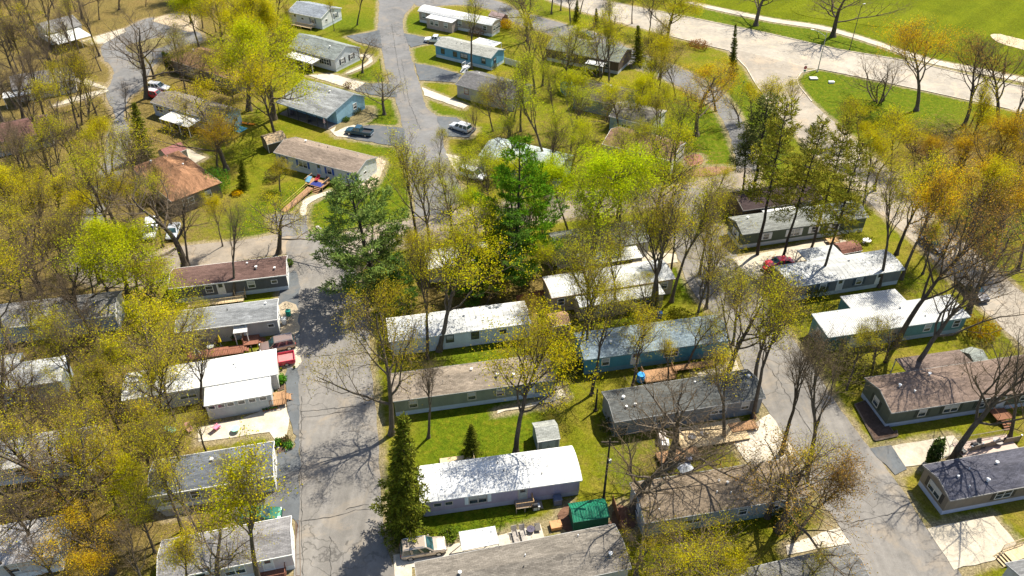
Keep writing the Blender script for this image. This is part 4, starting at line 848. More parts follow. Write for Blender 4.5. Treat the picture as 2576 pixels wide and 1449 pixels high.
TL = """
B 115 308 60 105|B 113 378 20 175|S 197 324 125 125|S 207 314 172 130|Y 272 452 212 300|S 285 440 262 320|B 370 247 333 -8 1.25 2|B 388 197 363 80 1.1|B 117 42 84 -70 1.2|B 190 30 175 -60|B 367 16 362 -60|B 45 180 5 40|B 60 300 10 130|B 20 330 -30 180|B 95 250 40 90|B 150 240 100 60|S 30 120 -10 -20|B 70 100 30 -40|B 250 50 240 -50|S 300 25 290 -60
S 160 170 130 50|B 75 420 20 290|B 25 420 -20 280|S 140 470 100 330|S 60 440 25 330
Y 570 428 512 215 1.3 2|O 550 441 520 280 1.0 0|Y 627 278 598 18 1.2 2|D 560 140 556 -30 1.1 2|D 500 120 512 -40 1.1|Y 697 364 648 110 1.1 0|D 690 300 662 40 1.25 2|D 610 170 590 -40 1.2 2|Y 650 150 630 -20|D 720 210 700 40 .9|Y 697 64 694 -60|Y 899 63 893 -60 1.2|B 912 183 905 84 1.0 2|S 967 288 956 188 1.5 2|S 841 78 834 -10 .7|Y 480 60 478 -60|S 735 120 728 0 .8|S 760 30 752 -60
S 1187 174 1166 -30 1.1 1|B 1338 74 1308 -70 1.2|S 1375 425 1330 150 1.0 1|S 1345 236 1330 20|S 1310 330 1290 120|S 1400 330 1372 150|VS 1508 192 1488 -20 1.2|B 1435 60 1428 -60|D 1677 108 1705 -40 1.3 2 c|B 1631 118 1616 -50|S 1590 60 1580 -60|S 1545 130 1530 -30|S 1470 330 1440 200|Y 1560 340 1530 200 1.2|D 1600 320 1572 190 1.2 2|Y 1660 340 1630 205 1.1|O 1752 341 1708 150 1.3 2|Y 1800 280 1770 160|S 1700 250 1660 120|Y 1640 260 1610 130|Y 1480 420 1450 290
S 1300 440 1270 290|S 1240 330 1215 200|Y 1280 530 1255 380|S 1240 560 1215 380|S 1371 520 1340 380 1.1|Y 1440 470 1420 330|D 1500 600 1475 370 1.3 2|D 1430 590 1415 400 1.1|D 1560 600 1545 400 1.2|S 1365 600 1345 440|Y 1540 480 1530 360|S 1620 600 1600 440|S 1580 470 1565 300|S 1640 470 1630 310
B 1901 64 1928 -90 1.6 2|B 2095 92 2113 -75 1.7 2|O 2305 278 2362 40 1.5 0|S 2425 317 2520 90 1.4 0 o|B 2440 318 2500 180 1.0 1|B 2505 322 2560 80 1.4 0|B 2540 350 2590 120 1.2 1|V 2210 257 2200 95 1.6|B 2120 330 2115 250 .8|Y 2180 420 2165 300|Y 2240 430 2235 270 1.1|S 2130 380 2110 280
O 2440 592 2480 380 1.2 2|O 2520 570 2560 360 1.2 2|O 2400 500 2420 340 1.1|O 2330 470 2330 330|O 2560 520 2590 360 1.1|O 2480 480 2500 360|O 2370 560 2400 420|Y 2300 440 2300 300|Y 2200 480 2190 350|VS 2350 400 2350 300 1.6|O 2560 680 2620 470 1.2|O 2500 650 2550 460 1.1|Y 2160 370 2160 240
T 1905 642 1990 215 1.1 0 e|T 1967 652 2075 300 1.0 1 e|T 2040 627 2140 290 1.0 0 e|T 2062 712 2175 350 1.0 1 e|T 1895 490 1935 240 1.7 0 k|T 2010 482 2052 310 1.3 1 k|T 1870 480 1880 330 1.5 1 k|Y 1950 330 1950 180 1.3|S 1990 300 1985 190|S 1860 320 1850 220|Y 1890 300 1875 200
S 2210 722 2320 400 1.0 1|Y 2255 640 2330 390 1.0 0|O 2267 702 2385 370 .9 1|S 2255 868 2450 420 1.0 0 o|B 2290 943 2480 610 1.2 0|B 2432 792 2530 560 1.3 2|B 2392 1163 2560 800 1.3 0|B 2540 1100 2620 850 1.1|B 1965 1142 2060 760 .9 1|B 2025 1212 2170 810 1.0 1|S 1895 1051 1940 690 1.0 1|S 1900 960 1910 680 1.1 0|S 1820 1102 1850 820 1.0 1|B 1682 1172 1740 900 1.3 2|B 1590 1293 1640 1040 1.25 2|S 2130 980 2160 830|S 2190 950 2230 800
S 1960 1333 2060 1090 1.2 2 o|O 2000 1352 2110 1150 1.1 1 o|S 1930 1300 1990 1090
S 1457 903 1470 610 1.0 1|S 1470 908 1520 640 .9 0|S 1489 836 1510 560 1.0 0|S 1638 795 1655 400 1.1 1|S 1650 790 1690 450 .9 0|S 1689 759 1745 430 1.0 1|S 1760 690 1790 480|Y 1770 560 1800 420 1.0|S 1585 915 1592 800 1.2|S 1732 918 1765 770 1.2|Y 1620 800 1640 700|S 1680 960 1700 830
Y 1690 1475 1688 1350 1.7 2|S 1600 1450 1598 1350 1.4 2|S 1780 1460 1785 1350 1.5 2|S 2010 1500 2050 1380|Y 1860 1470 1870 1375 1.2|S 1735 1420 1738 1340 1.3 2
P 950 745 868 430 1.25 0|P 1300 690 1308 335 1.05 1 g|P 1260 740 1290 520 1.0 0 h|P 1010 780 1000 640 1.0 1 h|P 1190 760 1180 600 1.1 0 h
S 1075 902 1092 520 .9 1|Y 1105 882 1185 560 1.1 0|Y 1241 732 1256 500 1.1 1|S 1050 620 1030 320 1.1 1|S 1085 640 1060 350 1.0 0|S 1135 602 1130 430|Y 1200 600 1190 450|Y 1330 620 1330 480|S 1380 640 1370 480|Y 1170 690 1160 560|Y 1040 700 1030 560 1.1|O 985 1092 1000 735 .8 2 y|B 1078 1101 1092 850 .9 1|Y 1298 1141 1302 790 1.1 0|Y 1220 780 1240 690 .9 0 y|Y 1400 720 1390 600|Y 1330 830 1320 740 1.0 0 y|S 1440 700 1440 560|S 1500 680 1500 520|S 1560 680 1570 520
C 612 476 607 398 .9|C 1187 1143 1185 1068 1.0|C 1012 1340 1015 1040 .98|C 363 400 336 255 1.05|C 1608 162 1605 62 1.1|C 1841 197 1851 58 .55|C 1450 57 1452 0 1.0|Y 705 482 690 405 1.2|S 702 637 700 460 1.3 2|C 1500 70 1500 20
B 467 672 408 425 1.35 2|B 475 670 440 470 .9|B 590 747 578 500 1.0 1|Y 560 620 545 470 .7
S 250 714 198 510 1.0 0|S 262 707 235 550|D 325 778 298 530 1.25 2|D 345 730 335 560 1.0|B 170 882 95 690 1.2|B 190 722 85 530 1.3|B 60 770 5 570 1.2|B 120 800 55 600 1.2|B 200 810 130 610 1.2|S 90 690 40 500 1.2|Y 30 600 -5 420 1.2|Y 150 590 130 410 1.2|Y 240 570 225 420 1.1|S 60 540 35 400|Y 100 560 80 420 1.1|Y 200 640 170 480|S 20 720 -40 540|B 150 700 100 540|S 240 780 190 600|B 90 900 20 720|S 300 690 280 560|Y 380 760 360 640 1.1
Y 400 1012 345 800 1.3 2|Y 450 905 420 760 1.1 2|Y 330 1000 285 820 1.15|S 345 1100 262 870 1.1 1|S 303 1095 230 900|S 417 1108 325 860 1.2 0|S 460 1336 375 1050 1.0 1|S 497 1346 425 1100 .9 1|Y 655 1470 515 1110 1.0 1|O 200 1320 130 1150 1.2 2 o|O 285 1440 225 1280 1.1 2|D 340 1320 270 1170 1.0|Y 390 1390 320 1240|Y 250 1240 190 1080 1.0|B 100 1400 20 1220 1.2|B 40 1460 -40 1280|B 150 1480 80 1330 1.1|B 170 1150 90 960 1.1|B 90 1160 20 980|S 230 1080 160 900|B 260 1180 190 990|S 470 1200 390 1020|S 380 1240 300 1050|S 560 1490 500 1330 1.2|Y 480 1490 410 1330 1.1|B 370 1490 300 1340|O 300 1500 230 1370|S 520 1140 470 1010 .8|Y 440 1060 395 920|S 30 1290 -40 1120|B 110 1040 40 880|D 380 880 340 760|S 610 1290 570 1150 .7
S 420 500 395 400 .8|S 250 380 230 290|B 320 300 300 200 .9|S 470 330 455 240 .8|VS 507 212 500 112 1.5|VS 1190 330 1185 240 1.0|S 1230 470 1215 330 .9|VS 1140 480 1140 390|S 1105 440 1095 320 .8|VS 1260 260 1262 190 1.2|VS 1490 260 1485 200 1.3|S 1430 170 1425 60|VS 1530 310 1520 240 1.3|Y 1600 425 1588 290 1.1|S 1665 432 1655 300 1.1
"""
SPC = {'e': (.3, .28, .025), 'k': (.12, .135, .03), 'o': (.38, .23, .04), 'c': (.45, .42, .012), 'g': (.12, .24, .012), 'h': (.09, .17, .025), 'y': (.36, .28, .02)}
for ent in TL.replace('\n', '|').split('|'):
    p = ent.split()
    if not p: continue
    wf = float(p[5]) if len(p) > 5 and p[5].replace('.', '').isdigit() else 1.0
    var = int(p[6]) if len(p) > 6 and p[6].isdigit() else None
    col = SPC[p[-1]] if p[-1] in SPC else None
    tree(p[0], *map(float, p[1:5]), wf=wf, var=var, col=col)

# the rest of the wood between the homes
def inside(P, x, y):
    x0, y0 = P[:, 0], P[:, 1]; x1, y1 = np.roll(x0, -1), np.roll(y0, -1)
    with np.errstate(divide='ignore', invalid='ignore'):
        return int(np.sum(((y0 > y) != (y1 > y)) & (x < (x1 - x0) * (y - y0) / (y1 - y0) + x0))) % 2 == 1
FR = random.Random(4)
def fill(x0, y0, x1, y1, kinds, n, hh=(11, 18), wf=1.0):
    k = 0; tries = 0
    while k < n and tries < 900:
        tries += 1; px, py = FR.uniform(x0, x1), FR.uniform(y0, y1); p = at(px, py)
        if any(inside(P, p.x, p.y) for P in SHEETS): continue
        if any(-1.2 < (p - h.o).dot(h.ux) < h.L + 1.2 and -1.2 < (p - h.o).dot(h.uy) < h.W + 1.2 for h in HOUSES): continue
        if any((t[0].location - p).length < 3.4 for t in TREES): continue
        h = FR.uniform(*hh); q = p + Vector((FR.gauss(0, .06) * h, FR.gauss(0, .04) * h, h)); v = q - Vector((0, 0, CAM_H))
        zc = v.dot(_fw); tx = 1288 + FPX * v.x / zc; ty = 724.5 - FPX * v.dot(_up) / zc
        tree(FR.choice(kinds), px, py, tx, ty, wf=wf * FR.uniform(.9, 1.15)); k += 1
for a in [(0, 10, 260, 470, 'BBBSB', 26), (0, 490, 470, 1000, 'BSSSYS', 18, (12, 19)), (0, 1000, 560, 1480, 'BSSSYS', 14, (12, 18)), (1050, 430, 1700, 760, 'SSSYS', 13), (1240, 200, 1720, 420, 'SSYS', 12), (2130, 380, 2600, 720, 'OOYYO', 8),
          (440, 0, 720, 330, 'YYDS', 9), (1290, -30, 1720, 110, 'BBSB', 12), (1430, 690, 1990, 1010, 'SSS', 7), (1960, 880, 2280, 1010, 'SB', 5, (5, 9)), (250, 60, 560, 240, 'SB', 5, (6, 11)), (1560, 1440, 2100, 1500, 'YS', 5)]: fill(*a)
# ------------------------------------------------------------------ vehicles
TYRE = plain((.02, .02, .02), .9); RIM = plain((.45, .45, .46), .35, .8, .05); CHROME = plain((.6, .6, .6), .25, .8, .03); CGLASS = glass((.02, .05, .055))
REDL = plain((.5, .02, .02), .3); LAMPG = plain((.75, .76, .78), .2); BLACKP = plain((.025, .025, .028), .6)
def loft(st, n=12):
    """rings along x: (x, half width, z low, z high)"""
    m = MB(); vs = []; fs = []
    for x, hw, z0, z1 in st:
        b = min(.16, hw * .4, (z1 - z0) * .35)
        ring = [(-hw + b * .6, z0), (hw - b * .6, z0), (hw, z0 + b), (hw, z1 - b), (hw - b * .9, z1 - b * .12), (hw - b * 2.2, z1), (-hw + b * 2.2, z1), (-hw + b * .9, z1 - b * .12), (-hw, z1 - b), (-hw, z0 + b)]
        vs += [(x, y, z) for y, z in ring]
    k = 10
    for i in range(len(st) - 1):
        fs += [(i * k + j, i * k + (j + 1) % k, (i + 1) * k + (j + 1) % k, (i + 1) * k + j) for j in range(k)]
    fs += [tuple(range(k)), tuple(range(len(vs) - 1, len(vs) - k - 1, -1))]
    return m.add(vs, fs)
def quad_panel(c, inset, off):
    """a thin pane laid on a four sided face, pulled in from its edges"""
    c = [Vector(p) for p in c]; m = sum(c, Vector()) / 4; n = (c[1] - c[0]).cross(c[3] - c[0]).normalized()
    o = [p.lerp(m, inset) for p in c]
    return MB().add([p + n * off for p in o] + [p - n * .02 for p in o], [(0, 1, 2, 3), (7, 6, 5, 4), (0, 4, 5, 1), (1, 5, 6, 2), (2, 6, 7, 3), (3, 7, 4, 0)])
def vehicle(label, cat, rear, front, kind, col, metal=.25, roofcol=None, load=None, group='vehicles parked in the park', tall=0):
    D = dict(suv=(4.9, 1.96, 1.75, 1.06), sedan=(4.6, 1.82, 1.43, .92), pickup=(5.7, 1.98, 1.82, 1.1), van=(5.2, 2.0, 1.95, 1.1))[kind]
    L, Wd, H, zt = D; a, b = at(*rear), at(*front); mid = (a + b) / 2
    root = thing({'suv': 'parked_suv', 'sedan': 'parked_car', 'pickup': 'pickup_truck', 'van': 'parked_van'}[kind], label, cat, mid, math.atan2(b.y - a.y, b.x - a.x), group)
    P = carpaint(col, metal); h = L / 2; w2 = Wd / 2; zb = .32
    noz = [(h * .42, w2, zb, zt), (h * .6, w2 * .985, zb, zt - .02), (h * .84, w2 * .95, zb + .02, zt - .1), (h * .95, w2 * .86, zb + .06, zt - .2), (h, w2 * .74, zb + .16, zt - .36)]
    if kind == 'pickup':
        st = [(-.12 * L, w2, zb, zt)] + noz
        loft(st).build('body', P, root, smooth=False)
        bd = MB(); x0, x1 = -h, -.122 * L
        bd.box(x0 + .04, x1, -w2 + .09, w2 - .09, zb + .12, .74)
        for s in (-1, 1): bd.box(x0, x1, s * w2 - .09 * (s > 0), s * w2 + .09 * (s < 0), zb + .1, zt)
        bd.build('cargo_bed', P, root, bevel=.02); MB().box(x0 - .03, x0 + .06, -w2 + .1, w2 - .1, .6, zt - .02).build('tailgate', P, root)
        MB().box(x0 + .07, x1 - .01, -w2 + .1, w2 - .1, .742, .76).build('bed_liner', BLACKP if not load else plain(load), root)
        cb = (-.12 * L, .235 * L, -.1 * L, .09 * L)
    else:
        st = [(-h, w2 * .8, zb + .12, zt - .12), (-h * .97, w2 * .93, zb + .05, zt - .03), (-h * .8, w2, zb, zt)] + noz
        loft(st).build('body', P, root)
        cb = dict(suv=(-.485 * L, .23 * L, -.44 * L, .06 * L), sedan=(-.4 * L, .24 * L, -.24 * L, .05 * L), van=(-.49 * L, .3 * L, -.47 * L, .14 * L))[kind]
    xb0, xb1, xt0, xt1 = cb; hb, ht = w2 * .96, w2 * .79; z0, z1 = zt - .05, H
    lo = [(xb0, -hb, z0), (xb1, -hb, z0), (xb1, hb, z0), (xb0, hb, z0)]; hi = [(xt0, -ht, z1), (xt1, -ht, z1), (xt1, ht, z1), (xt0, ht, z1)]
    c = MB().add(lo + hi, [(3, 2, 1, 0), (4, 5, 6, 7), (0, 1, 5, 4), (1, 2, 6, 5), (2, 3, 7, 6), (3, 0, 4, 7)])
    c.build('cabin', P, root, bevel=.07)
    if roofcol: MB().box(xt0 + .1, xt1 - .1, -ht + .1, ht - .1, z1 - .02, z1 + .02).build('roof_panel', carpaint(roofcol, .1), root, bevel=.015)
    elif kind in ('suv', 'van'):
        for s in (-1, 1): MB().bar((xt0 + .15, s * (ht - .12), z1 + .05), (xt1 - .25, s * (ht - .12), z1 + .05), .035).build('roof_rail', CHROME, root)
    quad_panel([lo[1], lo[2], hi[2], hi[1]], .13, .012).build('windscreen', CGLASS, root)
    quad_panel([lo[3], lo[0], hi[0], hi[3]], .18, .012).build('rear_window', CGLASS, root)
    for s in (0, 1):
        e = [lo[0], lo[1], hi[1], hi[0]] if s == 0 else [lo[2], lo[3], hi[3], hi[2]]
        e = [Vector(p) for p in e]; n = 2 if kind != 'suv' else 3
        for k in range(n):
            f0, f1 = k / n + .02, (k + 1) / n - .02
            q = [e[0].lerp(e[1], f0), e[0].lerp(e[1], f1), e[3].lerp(e[2], f1), e[3].lerp(e[2], f0)]
            quad_panel(q, .14, .012).build('side_window', CGLASS, root)
    for sx in (-.3, .31):
        for s in (-1, 1):
            wh = thing_part('wheel', root, (sx * L, s * (w2 - .12), .36))
            MB().tube([(0, -.12, 0), (0, .12, 0)], .36, 18).build('tyre', TYRE, wh)
            MB().tube([(0, s * .1, 0), (0, s * .132, 0)], .22, 12).build('rim', RIM, wh)
    for s in (-1, 1):
        MB().box(h * .9, h * .97, s * w2 * .62 - .2, s * w2 * .62 + .2, zt - .33, zt - .2).build('headlight', LAMPG, root, bevel=.02)
        MB().box(-h - .015, -h + .1, s * w2 * .72 - .1, s * w2 * .72 + .1, zt - .36, zt - .12).build('taillight', REDL, root, bevel=.02)
        MB().box(xb1 - .55, xb1 - .38, s * (w2 + .09) - .09, s * (w2 + .09) + .09, zt + .02, zt + .18).build('mirror', P, root, bevel=.03)
    MB().box(h * .93, h + .03, -w2 * .7, w2 * .7, .36, .55).build('bumper', BLACKP, root, bevel=.03)
    MB().box(-h - .06, -h * .96, -w2 * .8, w2 * .8, .36, .54).build('bumper', BLACKP if kind != 'pickup' else CHROME, root, bevel=.03)
    return root
def thing_part(name, parent, loc):
    o = bpy.data.objects.new(name, None); COL.objects.link(o); o.parent = parent; o.location = loc; o.empty_display_size = .1; return o
vehicle('large tan car with silver roof rails on the concrete beside the bottom home', 'car', (1004, 1397), (1127, 1376), 'suv', (.36, .3, .245), .35)
vehicle('bronze hatchback parked tight beside the red pickup', 'car', (744, 867), (655, 886), 'suv', (.3, .21, .17), .5)
vehicle('red pickup with junk in its bed behind the white roofed home', 'pickup', (748, 906), (630, 928), 'pickup', (.45, .02, .05), .1, load=(.45, .16, .16))
vehicle('dark green car half under branches by the pale pink home', 'car', (592, 1310), (724, 1298), 'sedan', (.015, .12, .07), .3)
vehicle('dark blue pickup with open black bed on the court driveway', 'pickup', (944, 343), (864, 333), 'pickup', (.012, .055, .09), .2)
vehicle('white minivan parked nose right on the grass near the cul-de-sac', 'car', (370, 223), (432, 230), 'suv', (.8, .8, .8), .05)
vehicle('red car with white roof parked against the brown roofed gable', 'car', (374, 242), (420, 250), 'suv', (.55, .01, .02), .05, roofcol=(.8, .8, .8))
vehicle('white pickup parked between the tan trailer and bright blue house', 'pickup', (1122, 108), (1071, 105), 'pickup', (.75, .77, .8), .05)
vehicle('silver car half hidden under budding branches at the court bend', 'car', (1190, 338), (1128, 317), 'suv', (.55, .57, .58), .3, roofcol=(.75, .75, .74))
vehicle('white van with ladder rack parked south of the court', 'van', (1153, 435), (1226, 458), 'van', (.75, .76, .76), .05)
vehicle('black car parked at the edge of the ring street', 'car', (1456, 90), (1492, 98), 'sedan', (.015, .016, .02), .2)
vehicle('white van seen from the front beside the bare tree at the cross street', 'van', (386, 566), (377, 608), 'van', (.74, .76, .78), .05)
vehicle('silver car parked just right of the white van', 'car', (444, 572), (432, 606), 'sedan', (.5, .52, .55), .3)
vehicle('black car with bright rear window parked along the entrance road', 'car', (2318, 606), (2366, 640), 'sedan', (.012, .012, .018), .3)
vehicle('dark blue pickup with chrome front parked on the entrance road shoulder', 'pickup', (2408, 708), (2478, 768), 'pickup', (.012, .012, .022), .3)
vehicle('bright red car nosed behind the weathered white roof', 'car', (1985, 665), (1930, 672), 'sedan', (.55, .012, .02), .1)
# ------------------------------------------------------------------ sheds
def shed(label, name, FL, FR, W, wall, rm, ze=2.1, roof='gable', rise=None, doors='front', cat='shed', vert=True, trim=TRIM):
    A, B = at(*FL, ze), at(*FR, ze); L = (B - A).length; ang = math.atan2(B.y - A.y, B.x - A.x)
    ux = Vector((math.cos(ang), math.sin(ang), 0)); uy = Vector((-ux.y, ux.x, 0)); c = A + ux * L / 2 + uy * W / 2; c.z = 0
    root = thing(name, label, cat, c, ang); off = Vector((-L / 2, -W / 2, 0)); rise = rise or W * .25
    if roof == 'barn': pr = [(0, ze), (W * .16, ze + rise * .7), (W / 2, ze + rise * 1.1), (W * .84, ze + rise * .7), (W, ze)]
    else: pr = profile(roof, W, ze, rise)
    r = MB().extr_x(pr + [(y, z - .07) for y, z in reversed(pr)], 0, L).build('roof', rm, root, off)
    i = .12; ys = [i] + [y for y, z in pr if i < y < W - i] + [W - i]
    MB().extr_x([(W - i, 0), (i, 0)] + [(y, zprof(pr, y) - .068) for y in ys], i, L - i).build('wall', siding(wall, vert), root, off)
    MB().box(0, L, -.04, -.003, ze - .1, ze).build('eave_trim', trim, root, off)
    dm = plain(sc3(wall, 1.35), .6)
    if doors == 'front':
        for k in (-1, 1):
            d = MB().box(L / 2 + (k < 0) * -.82 + (k > 0) * .02, L / 2 + (k < 0) * -.02 + (k > 0) * .82, i - .035, i - .004, .12, 1.9).build('door', dm, root, off)
            MB().box(L / 2 + k * .12 - .03, L / 2 + k * .12 + .03, i - .06, i - .036, .95, 1.1).build('handle', DARKM, d)
    elif doors in ('left', 'right'):
        x0, x1 = (i - .035, i - .004) if doors == 'left' else (L - i + .004, L - i + .035)
        for k in (-1, 1):
            MB().box(x0, x1, W / 2 - .72 if k < 0 else W / 2 + .02, W / 2 - .02 if k < 0 else W / 2 + .72, .1, 1.9).build('door', dm, root, off)
    for x in (i, L - i):
        MB().box(x - .05, x + .05, i - .03, i + .03, 0, ze - .08).build('corner_trim', trim, root, off)
    return root
shed('grey shed with pale grey shingle roof on the lawn above the lilac home', 'garden_shed', (1352, 1112), (1410, 1103), 3.1, (.2, .25, .26), shingle((.36, .37, .34), .2), ze=2.2)
shed('bright green metal shed with ribbed roof in the mulch yard', 'metal_shed', (1442, 1314), (1534, 1300), 2.5, (.01, .1, .06), metal_roof((.012, .22, .12), 1, .35), ze=1.9, doors='none', trim=plain((.02, .12, .08)))
shed('brown shed with rusty tan roof left of the tan home', 'garden_shed', (1390, 822), (1436, 814), 2.9, (.2, .14, .09), shingle((.42, .26, .15), .3), ze=2.3)
shed('small tan shed with dark red roof between two brown roofed houses', 'garden_shed', (420, 395), (470, 375), 3.6, (.42, .38, .27), metal_roof((.2, .06, .05), 0, .2), ze=2.2, roof='gable', doors='right', vert=True)
shed('tan barn shaped shed at the end of the pale blue house', 'barn_shed', (672, 364), (722, 350), 3.6, (.14, .11, .08), shingle((.5, .37, .23), .15), ze=1.9, roof='barn', doors='left')
shed('dark barn shaped shed with red brown roof beyond the weathered white roof', 'barn_shed', (2118, 640), (2170, 630), 2.8, (.13, .12, .11), shingle((.25, .12, .09), .3), ze=1.9, roof='barn', doors='left')
shed('low shed with grey green shingle roof behind the brown roofed porch', 'garden_shed', (2456, 921), (2491, 911), 3.2, (.2, .2, .18), shingle((.28, .3, .27), .2), ze=2.3)
shed('pink brown shed with ribbed roof behind the rounded trailer roof', 'metal_shed', (1228, 38), (1262, 47), 3.0, (.25, .12, .1), metal_roof((.5, .36, .33), 1, .3), ze=2.2, doors='right')
shed('teal tarp covered shed beside the dark brown roofed house', 'covered_shed', (1424, 222), (1446, 218), 3.2, (.05, .32, .3), plain((.06, .4, .36), .6, 0, .2), ze=1.9, doors='none')
shed('small pale shed half hidden below the bare trees on the left', 'garden_shed', (205, 1190), (232, 1184), 2.4, (.4, .42, .42), metal_roof((.6, .6, .58), 0, .3), ze=2.0)
# ------------------------------------------------------------------ decks, steps, fences
WOODR = wood((.23, .1, .065)); WOODT = wood((.48, .31, .15)); WOODO = wood((.33, .19, .1)); WOODG = wood((.3, .25, .2)); WOODP = wood((.55, .42, .25)); WOODW = plain((.72, .72, .7), .6)
def deck(label, px, ang, L, W, h=.6, wd=WOODT, rails='flr', steps=None, name='wooden_deck', cat='deck', railm=None, seats=True):
    c = at(*px); root = thing(name, label, cat, c, ang); x, y = L / 2, W / 2; railm = railm or wd
    MB().box(-x, x, -y, y, h - .08, h).build('floor', wd, root)
    sk = MB()
    for a, b in (((-x + .03, -y + .03), (x - .03, -y + .03)), ((x - .03, -y + .03), (x - .03, y - .03)), ((-x + .03, -y + .03), (-x + .03, y - .03))): sk.bar((*a, h * .45), (*b, h * .45), .05)
    for a in ((-x, -y), (x, -y), (-x, y), (x, y), (0, -y), (0, y)):
        MB().box(a[0] * .97 - .05, a[0] * .97 + .05, a[1] * .97 - .05, a[1] * .97 + .05, 0, h - .081).build('post', wd, root)
    E = {'f': ((-x, -y), (x, -y)), 'l': ((-x, -y), (-x, y)), 'r': ((x, -y), (x, y)), 'b': ((-x, y), (x, y))}
    for k in rails:
        (ax, ay), (bx, by) = E[k]; r = MB(); n = max(2, int(math.hypot(bx - ax, by - ay) / .22))
        r.bar((ax, ay, h + .95), (bx, by, h + .95), .06); r.bar((ax, ay, h + .15), (bx, by, h + .15), .04)
        for i in range(n + 1):
            f = i / n; q = .05 if i % 8 == 0 or i == n else .022
            r.bar((ax + (bx - ax) * f, ay + (by - ay) * f, h), (ax + (bx - ax) * f, ay + (by - ay) * f, h + .93), q)
        r.build('railing', railm, root)
    if steps:
        sx, sy, dx, dy, sw = steps; n = max(2, round(h / .18)); r = MB()
        for i in range(n):
            z = h - .18 * (i + 1); u = .28 * (i + .5)
            cx, cy = sx + dx * u, sy + dy * u; hx, hy = (.14, sw / 2) if dx else (sw / 2, .14)
            r.box(cx - hx, cx + hx, cy - hy, cy + hy, z - .05, z)
        for s in (-1, 1):
            ox, oy = (0, s * sw / 2) if dx else (s * sw / 2, 0)
            r.bar((sx + ox, sy + oy, h - .12), (sx + ox + dx * .28 * n, sy + oy + dy * .28 * n, .03), .06)
        r.build('steps', wd, root)
    return root
AM = A3.ang
deck('long red brown deck with railings crowded with pots beside the pale grey home', (546, 892), A2.ang, 7.4, 1.7, .5, WOODR, 'fl', (3.7, .3, 1, 0, 1.2))
deck('small red brown landing with steps at the end of the long red deck', (634, 862), A2.ang, 2.0, 2.0, .55, WOODR, 'l', (1.0, 0, 1, 0, 1.2))
deck('reddish wooden steps and landing at the corner of the white porch', (702, 1010), AM, 2.0, 2.4, .6, WOODO, 'fr', (1.0, .3, 1, 0, 1.1))
deck('small red deck with post at the bottom edge', (690, 1452), A5.ang, 2.6, 1.6, .6, WOODR, 'flr')
deck('brown wooden landing with railing behind the young bare tree trunk', (575, 1236), A4.ang, 2.4, 1.3, .6, WOODO, 'flr')
deck('pale wooden ramp walk in front of the brown roofed corner home', (545, 762), A1.ang, 8.0, 1.5, .35, WOODP, 'f')
deck('small white chair height landing by the corner home door', (607, 744), A1.ang, 1.5, 1.2, .6, WOODP, 'lr')
d8 = deck('front deck with blue rugs and railing on the pale blue house', (800, 469), T8.ang, 3.8, 2.3, .75, WOODO, 'lr', (.9, -1.15, 0, -1, 1.3), railm=WOODT)
def ramp(label, a, b, wd, h):
    A, B = at(*a), at(*b); root = thing('wheelchair_ramp', label, 'ramp', B, math.atan2(B.y - A.y, B.x - A.x)); L = (B - A).length
    MB().add([(-L, -.65, .03), (0, -.65, h), (0, .65, h), (-L, .65, .03), (-L, -.65, 0), (0, -.65, h - .12), (0, .65, h - .12), (-L, .65, 0)], [(0, 1, 2, 3), (7, 6, 5, 4), (0, 4, 5, 1), (1, 5, 6, 2), (2, 6, 7, 3), (3, 7, 4, 0)]).build('walkway', wd, root)
    for s in (-1, 1):
        r = MB(); r.bar((-L, s * .66, .9), (0, s * .66, h + .85), .05); r.bar((-L, s * .66, .45), (0, s * .66, h + .4), .03)
        for i in range(6): x = -L * i / 5; r.bar((x, s * .66, 0), (x, s * .66, h * (1 + x / L) + .86), .05)
        r.build('railing', plain((.5, .4, .1)) if s > 0 else DARKM, root)
ramp('long wooden wheelchair ramp running down from the blue rug deck', (714, 532), (783, 480), WOODO, .72)
deck('small wooden steps landing at the lilac home door', (1318, 1277), T25.ang, 2.0, 1.2, .75, WOODG, 'fr', (1.0, 0, 1, 0, 1.0), railm=WOODT)
deck('low brick edged wooden step deck behind the lilac home', (1150, 1165), T25.ang, 4.0, 1.6, .3, WOODP, 'r')
deck('sunlit orange wooden deck in front of the teal home', (1655, 950), T27.ang, 4.2, 2.2, .55, WOODO, 'flr')
deck('long narrow orange deck walk beside the teal home', (1745, 925), T27.ang, 6.0, 1.1, .5, WOODO, 'f')
deck('broad sandy wooden deck in front of the dark slate home', (1788, 1096), T28.ang, 8.8, 3.4, .4, WOODP, 'l', (4.4, .4, 1, 0, 1.2))
deck('narrow wooden rail deck below the broad sandy deck', (1705, 1150), T28.ang, 5.2, 1.6, .5, WOODO, 'fl')
deck('short fenced deck with brown rails by the right street', (1868, 1078), T28.ang, 3.4, 1.4, .5, WOODO, 'fr')
deck('dark wooden porch steps on the olive home at the right', (2512, 1052), T34.ang, 2.2, 1.8, .8, wood((.2, .09, .05)), 'lr', (0, -.9, 0, -1, 1.2))
deck('white railed front steps of the bright blue house', (1174, 176), T13.ang, 1.5, 1.6, .8, WOODW, 'lr', (0, -.8, 0, -1, 1.2))
deck('wooden deck with slanted railing at the top white house', (766, 68), T11.ang, 6.5, 2.6, .6, WOODP, 'fr')
deck('wooden steps with pale treads in the bottom right corner', (2556, 1398), pang((2539, 1403), (2576, 1390)), 3.0, 1.5, .7, WOODP, 'b', (-1.5, 0, -1, 0, 1.4))
deck('tan landing with brown door step on the dark green home', (2092, 612), T31.ang, 1.8, 1.3, .7, WOODT, 'fr')
deck('fenced paved patio with white capped posts behind the dark blue roof', (2480, 1126), T35.ang, 7.5, 2.6, .15, plain((.4, .3, .25)), 'b', railm=WOODG)
